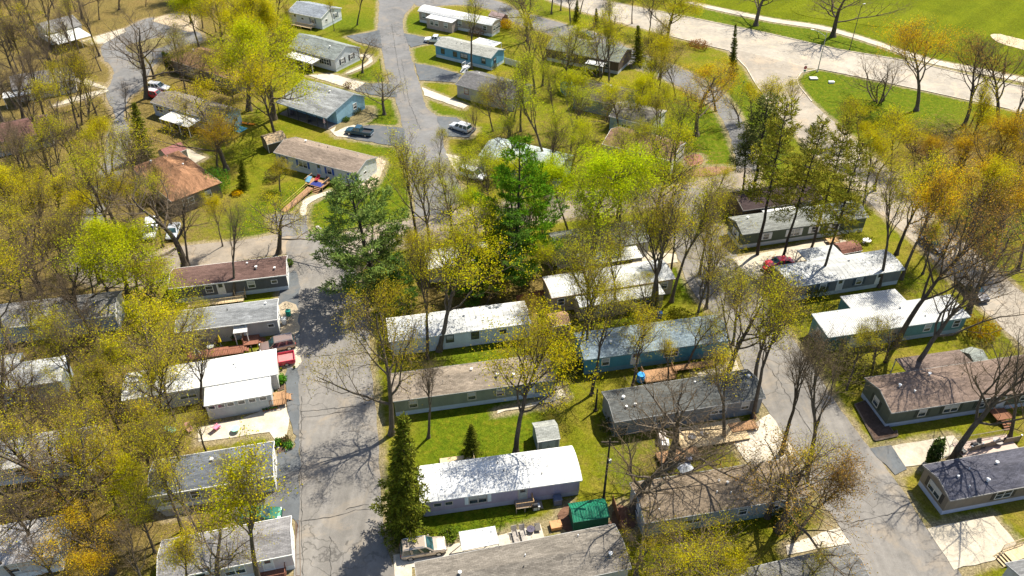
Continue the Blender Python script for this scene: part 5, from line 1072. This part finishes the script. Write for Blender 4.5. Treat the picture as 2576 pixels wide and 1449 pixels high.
def fence(label, pts, h, m, step=1.8, gap=.0, cat='fence', name='wooden_fence', cap=None):
    P = [at(*p) for p in pts]; root = thing(name, label, cat, P[0]); o = P[0]
    for a, b in zip(P[:-1], P[1:]):
        d = b - a; n = max(1, round(d.length / step))
        ang = math.atan2(d.y, d.x)
        for i in range(n + 1):
            p = a + d * i / n - o; q = MB().box(-.05, .05, -.05, .05, 0, h + .1).build('post', m, root, p)
            if cap: MB().box(-.09, .09, -.09, .09, h + .1, h + .17).build('cap', cap, q)
        pn = MB().box(.06, d.length - .06, -.02, .02, .05, h).build('panel', m, root, a - o); pn.rotation_euler = (0, 0, ang)
    return root
fence('leaning red brown board fence behind the green metal shed', [(1540, 1268), (1556, 1318), (1572, 1350)], 1.5, WOODR)
fence('grey patio fence with white post caps behind the dark blue roof', [(2438, 1138), (2520, 1118), (2562, 1110)], 1.0, WOODG, cap=TRIM)
fence('low brown fence along the back of the tan home', [(1300, 760), (1380, 742)], 1.2, WOODR)
fence('white panel fence on the far side of the bright blue house', [(1270, 160), (1310, 172)], 1.5, TRIM)
# timber edged bed
def planter(label, pts, h=.35):
    P = [at(*p) for p in pts]; o = P[0]; root = thing('planter_bed', label, 'garden bed', o)
    MB().prism([(p.x - o.x, p.y - o.y) for p in P], .02, h - .08).build('soil', dirt((.09, .06, .045)), root)
    for a, b in zip(P, P[1:] + P[:1]): MB().bar((*(a - o).to_2d(), h / 2), (*(b - o).to_2d(), h / 2), h * .55).build('timber', wood((.16, .12, .09)), root)
    return root
planter('long timber edged earth bed at the end of the olive home', [(2150, 1020), (2178, 1010), (2250, 1093), (2254, 1085), (2256, 1098), (2200, 1110)])
planter('rounded flower bed with rocks beside the street and slate roofed home', [(695, 1106), (718, 1102), (738, 1115), (736, 1130), (700, 1140)], .2)
planter('narrow flower bed along the right side of the white porch', [(700, 948), (715, 945), (716, 978), (700, 985)], .2)
planter('dirt strip with weeds at the end of the pale pink home', [(744, 1312), (753, 1310), (756, 1449), (745, 1449)], .12)
# ------------------------------------------------------------------ street furniture
GALV = plain((.38, .4, .38), .5, .4); LAMPW = plain((.75, .76, .76), .4)
def pole_to(label, name, cat, base, top, r=.09, arm=None, m=GALV, parts=True):
    B = at(*base); d = ray(*top); t = (B.x * d.x + B.y * d.y) / (d.x ** 2 + d.y ** 2); h = max(2, CAM_H + d.z * t); h = min(h, 13)
    root = thing(name, label, cat, B)
    MB().tube([(0, 0, -.2), (0, 0, h)], [r * 1.2, r * .7], 8).build('pole', m, root); MB().tube([(0, 0, 0), (0, 0, .25)], r * 2, 8).build('base', m, root)
    if arm:
        ax, ay = arm; MB().tube([(0, 0, h - .9), (ax * .5, ay * .5, h - .1), (ax, ay, h + .25)], .05, 6).build('arm', m, root)
        hd = MB().box(-.35, .35, -.14, .14, -.09, .06).build('lamp_head', LAMPW, root, (ax * 1.12, ay * 1.12, h + .28), bevel=.03); hd.rotation_euler = (0, 0, math.atan2(ay, ax))
    return root, h
pole_to('tall grey street lamp on the grass corner by the stop sign', 'street_lamp', 'street lamp', (2056, 181), (2082, 83), .11, (-2.6, 1.2))
pole_to('dark street lamp on the golf course side of the highway', 'street_lamp', 'street lamp', (2137, 126), (2172, 14), .09, (.6, .3), DARKM)
for lb, b, t, arm in (('wooden utility pole beside the lilac home and gnarled tree', (1518, 1256), (1539, 1104), 1), ('short dark utility post on the lawn left of the slate home', (1498, 1033), (1499, 978), 0), ('wooden utility pole with meter behind the pale grey home deck', (640, 905), (634, 870), 0)):
    r, h = pole_to(lb, 'utility_pole', 'utility pole', b, t, .13, None, BARKD)
    if arm: MB().box(-.9, .9, -.05, .05, h - .6, h - .48).build('crossarm', BARKD, r); MB().tube([(.25, .0, h * .62), (.25, 0, h * .62 + .5)], .16, 8).build('transformer', GALV, r)
for lb, b, t in (('thin black lamp post on the lawn beside the white house path', (959, 183), (958, 152)), ('black lamp post on the grass strip beside the ring street', (1866, 236), (1868, 208))):
    r, h = pole_to(lb, 'lamp_post', 'lamp post', b, t, .06, None, DARKM)
    MB().tube([(0, 0, h), (0, 0, h + .3), (0, 0, h + .36)], [.1, .16, .03], 8).build('lantern', DARKM, r)
# stop sign with street name blades
B = at(2020, 196); sg = thing('stop_sign', 'red octagonal stop sign with green street blade at the entrance corner', 'stop sign', B, rad(8))
MB().tube([(0, 0, -.2), (0, 0, 3.2)], .04, 6).build('post', GALV, sg)
REDS = plain((.5, .015, .02), .5, 0, .04); GRN = plain((.01, .2, .12), .5, 0, .04)
oc = [(.42 * math.cos(rad(22.5 + 45 * k)), .42 * math.sin(rad(22.5 + 45 * k))) for k in range(8)]
def octo(s, y0, y1, mat, nm): return MB().add([(x * s, y0, 2.5 + z * s) for x, z in oc] + [(x * s, y1, 2.5 + z * s) for x, z in oc], [tuple(range(8)), tuple(range(15, 7, -1))] + [(k, k + 8, (k + 1) % 8 + 8, (k + 1) % 8) for k in range(8)]).build(nm, mat, sg)
octo(1.0, -.062, -.05, TRIM, 'sign_border'); octo(.93, -.072, -.0622, REDS, 'sign_face')
cu = bpy.data.curves.new('lettering', 'FONT'); cu.body = 'STOP'; cu.size = .3; cu.align_x = 'CENTER'; cu.align_y = 'CENTER'; cu.extrude = .004
to = bpy.data.objects.new('lettering', cu); COL.objects.link(to); bpy.context.view_layer.update()
tme = bpy.data.meshes.new_from_object(to.evaluated_get(bpy.context.evaluated_depsgraph_get())); bpy.data.objects.remove(to)
to = bpy.data.objects.new('lettering', tme); COL.objects.link(to); tme.materials.clear(); tme.materials.append(TRIM); to.parent = sg; to.location = (0, -.077, 2.5); to.rotation_euler = (math.pi / 2, 0, 0)
MB().box(-.45, .45, -.012, .012, 3.2, 3.38).build('street_blade', plain((.6, .6, .6)), sg); MB().box(-.3, .3, -.075, -.05, 1.55, 1.95).build('lower_blade', GRN, sg)
# ------------------------------------------------------------------ yard things
def chair(label, px, ang, col, lounge=False, group=None):
    r = thing('lounge_chair' if lounge else 'garden_chair', label, 'chair', at(*px), ang, group); m = plain(col, .5); L = 1.25 if lounge else .55
    MB().box(-.3, .3, -L + .1, .3, .34, .4).build('seat', m, r, bevel=.02)
    b = MB().add([(-.3, .28, .38), (.3, .28, .38), (.32, .62, 1.0), (-.32, .62, 1.0), (-.3, .34, .36), (.3, .34, .36), (.32, .68, .98), (-.32, .68, .98)], [(0, 1, 2, 3), (7, 6, 5, 4), (0, 4, 5, 1), (1, 5, 6, 2), (2, 6, 7, 3), (3, 7, 4, 0)]); b.build('backrest', m, r)
    for x in (-.28, .28):
        for y in (-L + .15, .25): MB().bar((x, y, 0), (x, y, .34), .03).build('leg', m, r)
        MB().box(x - .05, x + .05, -.4, .35, .56, .6).build('armrest', m, r)
        MB().bar((x, -.35, .4), (x, -.35, .56), .025).build('arm_support', m, r)
    return r
def table(label, px, r_, h, col, ang=0, cat='table', name='garden_table', round_=True):
    t = thing(name, label, cat, at(*px), ang); m = plain(col, .5)
    (MB().tube([(0, 0, h - .04), (0, 0, h)], r_, 14) if round_ else MB().box(-r_, r_, -r_ * .6, r_ * .6, h - .05, h)).build('top', m, t)
    for a in range(4): c_, s_ = math.cos(a * 1.57 + .78) * r_ * .6, math.sin(a * 1.57 + .78) * r_ * .6; MB().bar((c_, s_, 0), (c_, s_, h - .041), .03).build('leg', m, t)
    return t
def pot(label, px, s=1, col=(.35, .14, .08), leaf=(.06, .14, .02), group=None, z=0, flower=None):
    t = thing('potted_plant', label, 'potted plant', at(*px, z), RND.random() * 6, group)
    MB().tube([(0, 0, 0), (0, 0, .32 * s), (0, 0, .34 * s)], [.13 * s, .2 * s, .17 * s], 10).build('pot', plain(col, .8), t)
    foliage('leaves', t, (0, 0, .5 * s), (.24 * s, .24 * s, .22 * s), 70, .1 * s, leaf); 
    if flower: foliage('flowers', t, (0, 0, .62 * s), (.22 * s, .22 * s, .12 * s), 30, .09 * s, flower)
    return t
def foliage(name, parent, c, r, n, size, col, mat=None, shell=False, seed=None):
    R = np.random.default_rng(seed or RND.randrange(9999)); A = tree_arrays()
    p = R.normal(0, 1, (n, 3)); p /= np.linalg.norm(p, axis=1)[:, None]; p *= R.uniform(.35 if not shell else .75, 1.05, (n, 1)) ** .6
    lump = 1 + .22 * np.sin(p[:, :1] * 5 + c[0]) * np.cos(p[:, 1:2] * 6) ; p = p * lump * np.array(r) + np.array(c); p[:, 2] = np.maximum(p[:, 2], .03)
    u = R.normal(0, 1, (n, 3)); u /= np.linalg.norm(u, axis=1)[:, None]; v = np.cross(u, R.normal(0, 1, (n, 3))); v /= np.linalg.norm(v, axis=1)[:, None]
    s = size * R.uniform(.6, 1.3, (n, 1)); t_quads(A, p, u * s * .5, v * s * .35)
    me = t_mesh(name, [(A, mat or LEAF)]); o = bpy.data.objects.new(name, me); COL.objects.link(o); o.parent = parent; o.color = (*col, 1); return o
def shrub(label, px, rx, h, col, n=700, name='shrub', size=.16, group=None, cat='shrub'):
    t = thing(name, label, cat, at(*px), RND.random() * 6, group); st = MB()
    for k in range(9):
        a = k * .7; q = (math.cos(a) * rx * .7, math.sin(a) * rx * .7, h * RND.uniform(.6, .95)); st.tube([(q[0] * .08, q[1] * .08, -.05), (q[0] * .5, q[1] * .5, h * .5), q], [.035, .02, .006], 4)
    st.build('stems', BARK, t); foliage('foliage', t, (0, 0, h * .55), (rx, rx, h * .5), n, size, col)
    return t
YEL = (.5, .32, .004)
shrub('rounded golden forsythia bush at the corner of the tan trailer', (1273, 72), 1.9, 2.4, YEL, 1500, 'forsythia_bush')
shrub('large golden yellow bush beside the ribbed white roof home', (2465, 845), 2.3, 2.6, (.42, .27, .006), 1600, 'forsythia_bush')
shrub('low bright yellow bush on the lawn by the orange tan roof', (597, 490), 1.0, .8, (.55, .36, .004), 500, 'forsythia_bush')
shrub('fresh green bush between the orange tan roofed house and the lawn', (545, 480), 3.0, 4.2, (.1, .22, .02), 2600)
shrub('orange brown bush by the blue gable end and teal tarp', (575, 330), 2.2, 1.7, (.25, .11, .015), 1300)
shrub('dark bush at the front corner of the pale blue house', (690, 452), 1.7, 1.9, (.11, .09, .04), 700)
shrub('small green bush at the end wall of the brown roofed corner home', (729, 668), .7, 1.2, (.12, .2, .02), 350)
shrub('bright green flowering bush beside the white porch', (708, 962), .8, 1.1, (.09, .24, .02), 700)
for i, (px, py, lb) in enumerate([(702, 1118, 'green shrub at the left of the rocky flower bed'), (720, 1112, 'brownish shrub at the top of the rocky flower bed'), (726, 1125, 'leafy green shrub at the street edge of the rocky flower bed')]):
    shrub(lb, (px, py), .65, .8, ((.08, .2, .02), (.16, .12, .05), (.1, .24, .03))[i], 300)
shrub('olive bush in front of the teal home with ribbed roof', (2080, 905), 3.2, 2.4, (.15, .15, .03), 2400)
shrub('wide olive bush by the right street below the ribbed roof home', (2150, 940), 3.0, 2.2, (.14, .13, .04), 2000)
shrub('olive bush at the front corner of the weathered white home', (2040, 735), 2.6, 2.2, (.17, .17, .02), 2000)
shrub('green bush left of the weathered white roofed home', (1975, 720), 2.4, 2.0, (.17, .17, .02), 1600)
shrub('dense bush at the left end of the teal home', (1440, 935), 1.8, 2.2, (.12, .12, .03), 1200)
shrub('bare brown bush between the tan trailer and blue house', (1200, 88), 2.6, 1.9, (.16, .1, .05), 700)
shrub('round green bush under the orange trees by the sandy roofed home', (1985, 1310), 2.2, 1.6, (.12, .15, .02), 1500)
shrub('dark bush beside the gnarled tree and slate home', (1545, 1080), 2.0, 1.8, (.1, .1, .04), 1000)
shrub('yellow green bush at the corner of the lilac home lawn', (1128, 1352), 1.2, .9, (.14, .2, .02), 700)
shrub('low hedge bush in front of the tan home', (1600, 790), 1.6, 1.0, (.14, .2, .015), 900)
shrub('yellowish bush near the street at the tan home', (1705, 800), 1.8, 1.1, (.19, .19, .015), 900)
shrub('small bare shrub on the concrete drive of the white house', (876, 222), 1.0, 1.4, (.16, .09, .06), 260)
shrub('grey leafed bush beside the corner of the bright blue house', (1240, 172), 1.3, 1.4, (.14, .15, .06), 600)
shrub('dark shrub beside the light blue house garden', (895, 285), 1.4, 1.1, (.1, .11, .04), 600)
shrub('green shrub at the front of the light blue garden bed', (870, 305), .9, .8, (.08, .14, .03), 450)
shrub('orange brown hedge along the highway trees', (1755, 120), 3.0, 1.6, (.24, .11, .03), 1500)
shrub('pinkish bush below the white house gable on the right lawn', (2310, 385), 2.6, 2.2, (.22, .12, .06), 1300)
# columnar evergreens
def column(label, base, top, r):
    B = at(*base); d = ray(*top); t = (B.x * d.x + B.y * d.y) / (d.x ** 2 + d.y ** 2); h = min(9, max(2, CAM_H + d.z * t)); o = thing('arborvitae', label, 'evergreen', B, 0)
    MB().tube([(0, 0, -.1), (0, 0, h * .9)], [.09, .02], 6).build('trunk', BARKD, o)
    f = foliage('crown', o, (0, 0, h * .52), (r, r, h * .5), int(3400 * r * h / 4), .17, (.07, .1, .022), NEED); return o
column('narrow dark arborvitae behind the dark blue roof', (2338, 1170), (2372, 1106), .75)
column('left of the two thin dark evergreens by the tan hip roof', (424, 180), (419, 128), .55); column('right of the two thin dark evergreens by the tan hip roof', (433, 183), (428, 132), .55)
# seating and pots
chair('left grey lounge chair on the patio behind the broad roof', (1295, 1348), T26.ang, (.28, .25, .22), True); chair('right grey lounge chair on the patio behind the broad roof', (1315, 1345), T26.ang, (.3, .27, .24), True)
table('small dark round table beside the two lounge chairs', (1335, 1337), .45, .5, (.06, .05, .08))
table('narrow dark slatted bench at the right end of the patio', (1352, 1331), .5, .45, (.08, .07, .06), T26.ang + 1.5, 'bench', 'patio_bench', False)
chair('pink garden chair on the concrete patio', (547, 1080), 2.6, (.7, .2, .32)); chair('faded pink chair half under the branches on the patio', (478, 1084), .6, (.6, .3, .28))
table('mint green table on the concrete patio', (594, 1086), .55, .65, (.3, .6, .5)); chair('mint chair beside the faded pink chair', (434, 1088), 1.4, (.2, .5, .42)); 
chair('dark red chair on the blue rug deck', (800, 464), T8.ang, (.3, .02, .04)).location.z = .75; chair('black chair on the blue rug deck', (822, 469), T8.ang, (.05, .04, .05)).location.z = .75
rg = MB().box(-1.2, 1.2, -.7, .7, 0, .02).build('deck_rug', plain((.02, .03, .16), .9)); rg.location = at(800, 472) + Vector((0, 0, .755)); rg.rotation_euler = (0, 0, T8.ang); tag(rg, 'dark blue rug on the front deck', 'rug')
sh = thing('sun_shade', 'light blue shade cloth hung on the deck rail', 'shade cloth', at(779, 466), T8.ang); MB().add([(-.5, -.5, 1.0), (.5, -.5, 1.0), (.5, .5, 1.7), (-.5, .5, 1.7), (-.5, -.5, .97), (.5, -.5, .97), (.5, .5, 1.67), (-.5, .5, 1.67)], [(0, 1, 2, 3), (7, 6, 5, 4), (0, 4, 5, 1), (1, 5, 6, 2), (2, 6, 7, 3), (3, 7, 4, 0)]).build('cloth', plain((.16, .38, .55)), sh)
for x in (-.48, .48): MB().bar((x, .48, 0), (x, .48, 1.66), .03).build('pole', TRIM, sh)
for i in range(5): pot('terracotta flower pot in the row at the foot of the porch steps', (664 + 8 * i, 1035 - 1.4 * i), .8, group='pots in a row at the porch foot')
pot('large yellow flowered pot in the corner of the white porch', (685, 1004), 1.3, leaf=(.2, .26, .03), flower=YEL); pot('yellow flowered planter by the red pickup', (708, 933), .8, flower=YEL, col=(.05, .05, .05)); pot('second yellow planter nearest the street by the pickup', (741, 928), .8, flower=YEL, col=(.05, .05, .05))
for i, (x, y, lb) in enumerate([(478, 878, 'leafy pot at the left end of the red deck'), (512, 866, 'potted plant with pale leaves against the pale grey home'), (548, 862, 'tall green pot below the yellow parasol'), (588, 856, 'potted plant beside the red steps'), (498, 890, 'white pot on the red deck')]):
    pot(lb, (x, y), 1.5, col=((.6, .6, .58) if i in (0, 4) else (.2, .1, .06)), leaf=(.1, .15, .06))
def parasol(label, px, col, h=2.2, folded=True):
    t = thing('folded_parasol', label, 'parasol', at(*px)); MB().tube([(0, 0, 0), (0, 0, h)], .025, 6).build('pole', TRIM, t); MB().tube([(0, 0, h * .45), (0, 0, h * .6), (0, 0, h)], [.24, .2, .03], 8).build('canopy', plain(col, .8), t); MB().tube([(0, 0, 0), (0, 0, .1)], .25, 10).build('base', DARKM, t)
parasol('folded yellow parasol on the red deck', (557, 872), (.7, .55, .02)); parasol('folded pale pink parasol at the dark porch of the blue house', (818, 322), (.6, .42, .44), 2.6)
table('round glass table on the red deck', (532, 880), .5, .7, (.3, .32, .33)); chair('white chair near the end of the red deck', (500, 896), .8, (.7, .7, .68)); chair('dark chair at the left of the open porch', (735, 292), 0, (.06, .05, .07)); chair('black chair in the middle of the open porch', (780, 308), .3, (.05, .05, .06))
# bins, barrels, tarps, boats, bikes
def bin_(label, px, col, s=1, name='rubbish_bin', cat='bin', ang=0):
    t = thing(name, label, cat, at(*px), ang); MB().add([(-.25 * s, -.25 * s, .05), (.25 * s, -.25 * s, .05), (.25 * s, .25 * s, .05), (-.25 * s, .25 * s, .05), (-.32 * s, -.32 * s, 1.0 * s), (.32 * s, -.32 * s, 1.0 * s), (.32 * s, .32 * s, 1.0 * s), (-.32 * s, .32 * s, 1.0 * s)], [(3, 2, 1, 0), (4, 5, 6, 7), (0, 1, 5, 4), (1, 2, 6, 5), (2, 3, 7, 6), (3, 0, 4, 7)]).build('body', plain(col, .5), t)
    MB().box(-.35 * s, .35 * s, -.37 * s, .35 * s, 1.0 * s, 1.08 * s).build('lid', plain(sc3(col, .8), .5), t, bevel=.02)
    for x in (-.26, .26): MB().tube([(x * s - .03, .3 * s, .1), (x * s + .03, .3 * s, .1)], .1, 10).build('wheel', TYRE, t)
bin_('dark green wheeled bin near the white gable of the pale grey home', (727, 795), (.01, .2, .15)); bin_('white box bin near the bicycle at the street', (716, 815), (.7, .7, .68)); bin_('green bin at the side of the bright blue house', (1244, 165), (.01, .4, .15)); bin_('blue bin beside the broad sandy deck steps', (1730, 1165), (.1, .12, .2)); bin_('teal bin in the yard of the tan home', (1620, 808), (.02, .25, .22)); bin_('blue bin next to the teal bin of the tan home', (1658, 800), (.02, .12, .4))
def barrel(label, px, r, h, col):
    t = thing('water_barrel', label, 'barrel', at(*px)); MB().tube([(0, 0, 0), (0, 0, h * .5), (0, 0, h)], [r * .9, r, r * .9], 16).build('body', plain(col, .4), t)
    for z in (.3, .7): MB().tube([(0, 0, h * z - .03), (0, 0, h * z + .03)], r * 1.02, 16).build('hoop', plain(sc3(col, .7), .4), t)
barrel('bright blue barrel at the left end of the orange deck', (1611, 958), .55, 1.2, (.03, .28, .65))
def tarp(label, px, L, W, h, col, ang):
    t = thing('tarp_cover', label, 'tarp', at(*px), ang); R = random.Random(5); n, m = 7, 5
    vs = [((i / (n - 1) - .5) * L, (j / (m - 1) - .5) * W, max(.03, h * math.sin(math.pi * i / (n - 1)) * math.sin(math.pi * j / (m - 1)) * R.uniform(.7, 1.1))) for j in range(m) for i in range(n)]
    MB().add(vs, [(j * n + i, j * n + i + 1, (j + 1) * n + i + 1, (j + 1) * n + i) for j in range(m - 1) for i in range(n - 1)]).build('sheet', plain(col, .6, 0, .2), t)
    for i in (0, n - 1, n * (m - 1), n * m - 1): MB().blob(vs[i], .12, .7, seed=i).build('weight', concrete(), t)
tarp('teal tarp heaped against the blue gable end', (590, 322), 5, 2.4, 1.0, (.1, .4, .48), T5.ang); tarp('grey tarp mound below the broad sandy deck', (1722, 1175), 1.8, 1.5, .8, (.4, .42, .46), .4)
def kayak(label, px, ang, col):
    t = thing('kayak', label, 'kayak', at(*px), ang); MB().add([(x, y * w_, z) for x, w_, zz in ((-1.7, .02, .3), (-1.0, .27, .2), (0, .36, .18), (1.0, .27, .2), (1.7, .02, .3)) for y, z in ((-1, zz + .12), (0, zz - .12), (1, zz + .12), (0, zz + .22))], [(i * 4 + j, i * 4 + (j + 1) % 4, i * 4 + 4 + (j + 1) % 4, i * 4 + 4 + j) for i in range(4) for j in range(4)]).build('hull', plain(col, .4), t); MB().tube([(0, 0, .36), (0, 0, .42)], .25, 12).build('seat_opening', DARKM, t)
kayak('orange kayak lying on the grass beside the teal tarp', (625, 314), -.3, (.75, .25, .01))
def bicycle(label, px, ang):
    t = thing('bicycle', label, 'bicycle', at(*px), ang); m = plain((.05, .05, .06), .4)
    for x in (-.52, .52):
        n = 18; pts = [(x + .33 * math.cos(k * 2 * math.pi / n), 0, .35 + .33 * math.sin(k * 2 * math.pi / n)) for k in range(n + 1)]; MB().tube(pts, .022, 5).build('wheel', TYRE, t)
    f = MB()
    for a, b in (((-.52, .35), (-.15, .85)), ((-.52, .35), (-.1, .32)), ((-.1, .32), (-.15, .85)), ((-.15, .8), (.38, .85)), ((-.1, .32), (.38, .8)), ((.36, .95), (.52, .35))): f.bar((a[0], 0, a[1]), (b[0], 0, b[1]), .02)
    f.build('frame', m, t); MB().box(-.27, -.05, -.07, .07, .86, .92).build('saddle', BLACKP, t); MB().bar((.34, -.28, .98), (.34, .28, .98), .02).build('handlebar', m, t)
bicycle('dark bicycle standing near the street end of the pale grey home', (722, 776), .4); bicycle('black bicycle beside the white box bin', (728, 812), 1.2)
def grill(label, px, ang):
    t = thing('barbecue_grill', label, 'grill', at(*px), ang); MB().tube([(-.3, 0, .85), (.3, 0, .85)], .26, 12).build('lid', BLACKP, t); MB().box(-.35, .35, -.25, .25, .6, .78).build('firebox', BLACKP, t)
    for x in (-.3, .3):
        for y in (-.2, .2): MB().bar((x, y, 0), (x, y, .6), .03).build('leg', DARKM, t)
grill('black covered grill on the sandy deck', (1705, 1090), .3); grill('dark grill beside the lilac home landing', (1345, 1282), .2); grill('dark grill on the fenced patio', (2445, 1130), .2); grill('dark grill by the dark green home', (2168, 622), .5)
table('round white patio table at the end of the dark green home', (2178, 612), .7, .7, (.7, .68, .66)); table('round table on the fenced patio', (2505, 1118), .6, .7, (.25, .22, .2)); table('small table on the broad sandy deck', (1740, 1105), .5, .6, (.12, .12, .13)); chair('dark folded chair on the broad sandy deck', (1772, 1100), 1, (.2, .2, .22)); chair('dark metal chair on the fenced patio', (2465, 1126), .2, (.05, .05, .05)); chair('black metal chair nearest the arborvitae', (2420, 1140), 2, (.05, .05, .05))
rm = thing('riding_mower', 'red riding mower on the concrete by the red car', 'mower', at(1922, 682), pang((1932, 690), (1912, 674))); MB().box(-.5, .35, -.3, .3, .45, .8).build('hood', plain((.55, .01, .02), .35), rm, bevel=.06); MB().box(-1.1, -.5, -.35, .35, .4, .55).build('deck_pan', plain((.5, .01, .02), .35), rm, bevel=.04); MB().box(-1.0, -.6, -.22, .22, .56, .95).build('seat', BLACKP, rm, bevel=.05)
for x, r_ in ((.15, .22), (-.8, .32)):
    for s in (-.42, .42): MB().tube([(x, s - .1, r_), (x, s + .1, r_)], r_, 14).build('wheel', TYRE, rm)
# rocks
for i, (x, y, lb) in enumerate([(799, 573, 'pale boulder at the edge of the lawn by the cross street'), (806, 576, 'smaller stone beside the pale lawn boulder'), (700, 1127, 'rounded pale rock in the street flower bed'), (722, 1133, 'small rock at the front of the street flower bed'), (735, 1119, 'rock at the street corner of the flower bed')]):
    r_ = MB().blob((0, 0, .12), .32 if i == 0 else .22, .7, 9, 6, .2, i).build('garden_rock', plain((.5, .46, .4), .9)); r_.location = at(x, y); tag(r_, lb, 'rock')
def box_on(label, px, L, W, h, col, name, cat, ang=0):
    t = thing(name, label, cat, at(*px), ang); MB().box(-L / 2, L / 2, -W / 2, W / 2, 0, h).build('body', plain(col, .5), t, bevel=.03); MB().box(-L / 2 - .04, L / 2 + .04, -W / 2 - .04, W / 2 + .04, h + .002, h + .07).build('lid', plain(sc3(col, .85), .5), t, bevel=.02)
box_on('flat grey utility box on the grass corner below the stop sign', (2046, 199), 1.7, 1.2, .3, (.5, .5, .46), 'utility_box', 'utility box'); box_on('small white utility box on the lawn by the highway', (2091, 209), 1.2, .7, .35, (.75, .78, .8), 'utility_box', 'utility box'); box_on('air conditioner box in front of the lilac home', (1402, 1265), .9, .8, .9, (.12, .14, .2), 'cooling_unit', 'air conditioner', T25.ang)
box_on('white storage chest beside the grey lilac steps', (1349, 1280), .7, .5, .6, (.6, .62, .64), 'storage_chest', 'chest', .2); box_on('white freezer box left of the sandy deck', (1664, 1108), 1.3, .8, .9, (.6, .52, .48), 'storage_chest', 'chest', T28.ang + 1.3); box_on('second white box below the freezer box', (1672, 1122), 1.0, .8, .7, (.68, .66, .65), 'storage_chest', 'chest', T28.ang + 1.3)
box_on('white propane tank cover behind the blue gabled house porch', (452, 300), 1.2, .6, .8, (.6, .6, .58), 'storage_chest', 'chest', T5.ang); box_on('wooden crate beside the green shed fence', (1398, 1326), 1.2, .9, .5, (.5, .25, .1), 'wooden_crate', 'crate', T26.ang)
# patio awning behind the bottom home
aw = thing('patio_awning', 'bright white metal awning on posts over the concrete by the tan car', 'awning', at(1205, 1362), T26.ang); pc = [at(*p, 2.75) for p in ((1163, 1385), (1256, 1367), (1245, 1320), (1154, 1335))]
cA = at(1205, 1362); ivr = Matrix.Rotation(-T26.ang, 3, 'Z'); lp = [ivr @ (p - cA) for p in pc]
MB().add([(p.x, p.y, 2.75 - (.2 if i > 1 else 0)) for i, p in enumerate(lp)] + [(p.x, p.y, 2.65 - (.2 if i > 1 else 0)) for i, p in enumerate(lp)], [(0, 1, 2, 3), (7, 6, 5, 4), (0, 4, 5, 1), (1, 5, 6, 2), (2, 6, 7, 3), (3, 7, 4, 0)]).build('canopy', MW, aw)
for p in lp: MB().box(p.x * .96 - .04, p.x * .96 + .04, p.y * .94 - .04, p.y * .94 + .04, 0, 2.46).build('post', TRIM, aw)
# ------------------------------------------------------------------ labels of the trees, from what each one stands beside
LM = [(h.c, h.short) for h in HOUSES]
for px, nm in (((375, 112), 'round lawn of the cul-de-sac'), ((1035, 230), 'upper court street'), ((850, 1050), 'main street'), ((2150, 160), 'highway'), ((2100, 60), 'golf course'), ((2250, 230), 'highway lawn'), ((2450, 650), 'entrance road'), ((2200, 480), 'entrance road bend'), ((600, 640), 'left cross street'), ((1450, 520), 'cross street among the trees'), ((2160, 1250), 'lower right street'), ((1960, 900), 'upper right street'), ((1500, 110), 'ring street'), ((60, 120), 'wooded left slope'), ((1800, 330), 'bend of the ring street'), ((240, 460), 'hill street')):
    LM.append((at(*px), nm))
DESC = {'B': 'bare brown tree', 'S': 'thinly budding tree', 'Y': 'yellow green tree', 'D': 'dense bright yellow tree', 'O': 'orange budding tree', 'V': 'bare multi-stemmed tree', 'VS': 'bushy multi-stemmed tree', 'P': 'broad green pine', 'T': 'dark bare trunked pine', 'C': 'cone shaped spruce'}
CATS = {'P': 'pine tree', 'T': 'pine tree', 'C': 'spruce tree'}
from collections import defaultdict
byl = defaultdict(list)
for root, kind, h, note in TREES:
    p = root.location; best = min(LM, key=lambda q: (q[0] - p).length)
    d = p - best[0]; fwd = Vector((best[0].x, best[0].y)).normalized(); rt = Vector((fwd.y, -fwd.x)); u, v = d.to_2d().dot(rt), d.to_2d().dot(fwd)
    rel = ('right of' if u > 0 else 'left of') if abs(u) > 1.5 * abs(v) else ('behind' if v > 0 else 'in front of')
    size = '' if kind in 'TC' else ('tall ' if h > 17 else 'small ' if h < 9 else '')
    byl[(DESC[kind], f'{rel} the {best[1]}')].append((p.x / p.y, root, kind))
ORD = ['', 'second', 'third', 'fourth', 'fifth', 'sixth', 'seventh', 'eighth', 'ninth', 'tenth', 'eleventh', 'twelfth', 'thirteenth', 'fourteenth', 'fifteenth', 'sixteenth', 'seventeenth']
for (a, b), lst in byl.items():
    lst.sort(key=lambda q: q[0]); n = len(lst)
    for i, (_, root, kind) in enumerate(lst):
        if n == 1: s = f'{a} {b}'
        elif n == 2: s = f'{"left" if i == 0 else "right"} one: {a} {b}'
        else: s = f'{"leftmost" if i == 0 else "rightmost" if i == n - 1 else ORD[i] + " from left"}: {a} {b}'
        wd = s.split()
        if len(wd) > 16: print('LONG', s)
        tag(root, ' '.join(wd), CATS.get(kind, 'tree'), 'trees of the park')
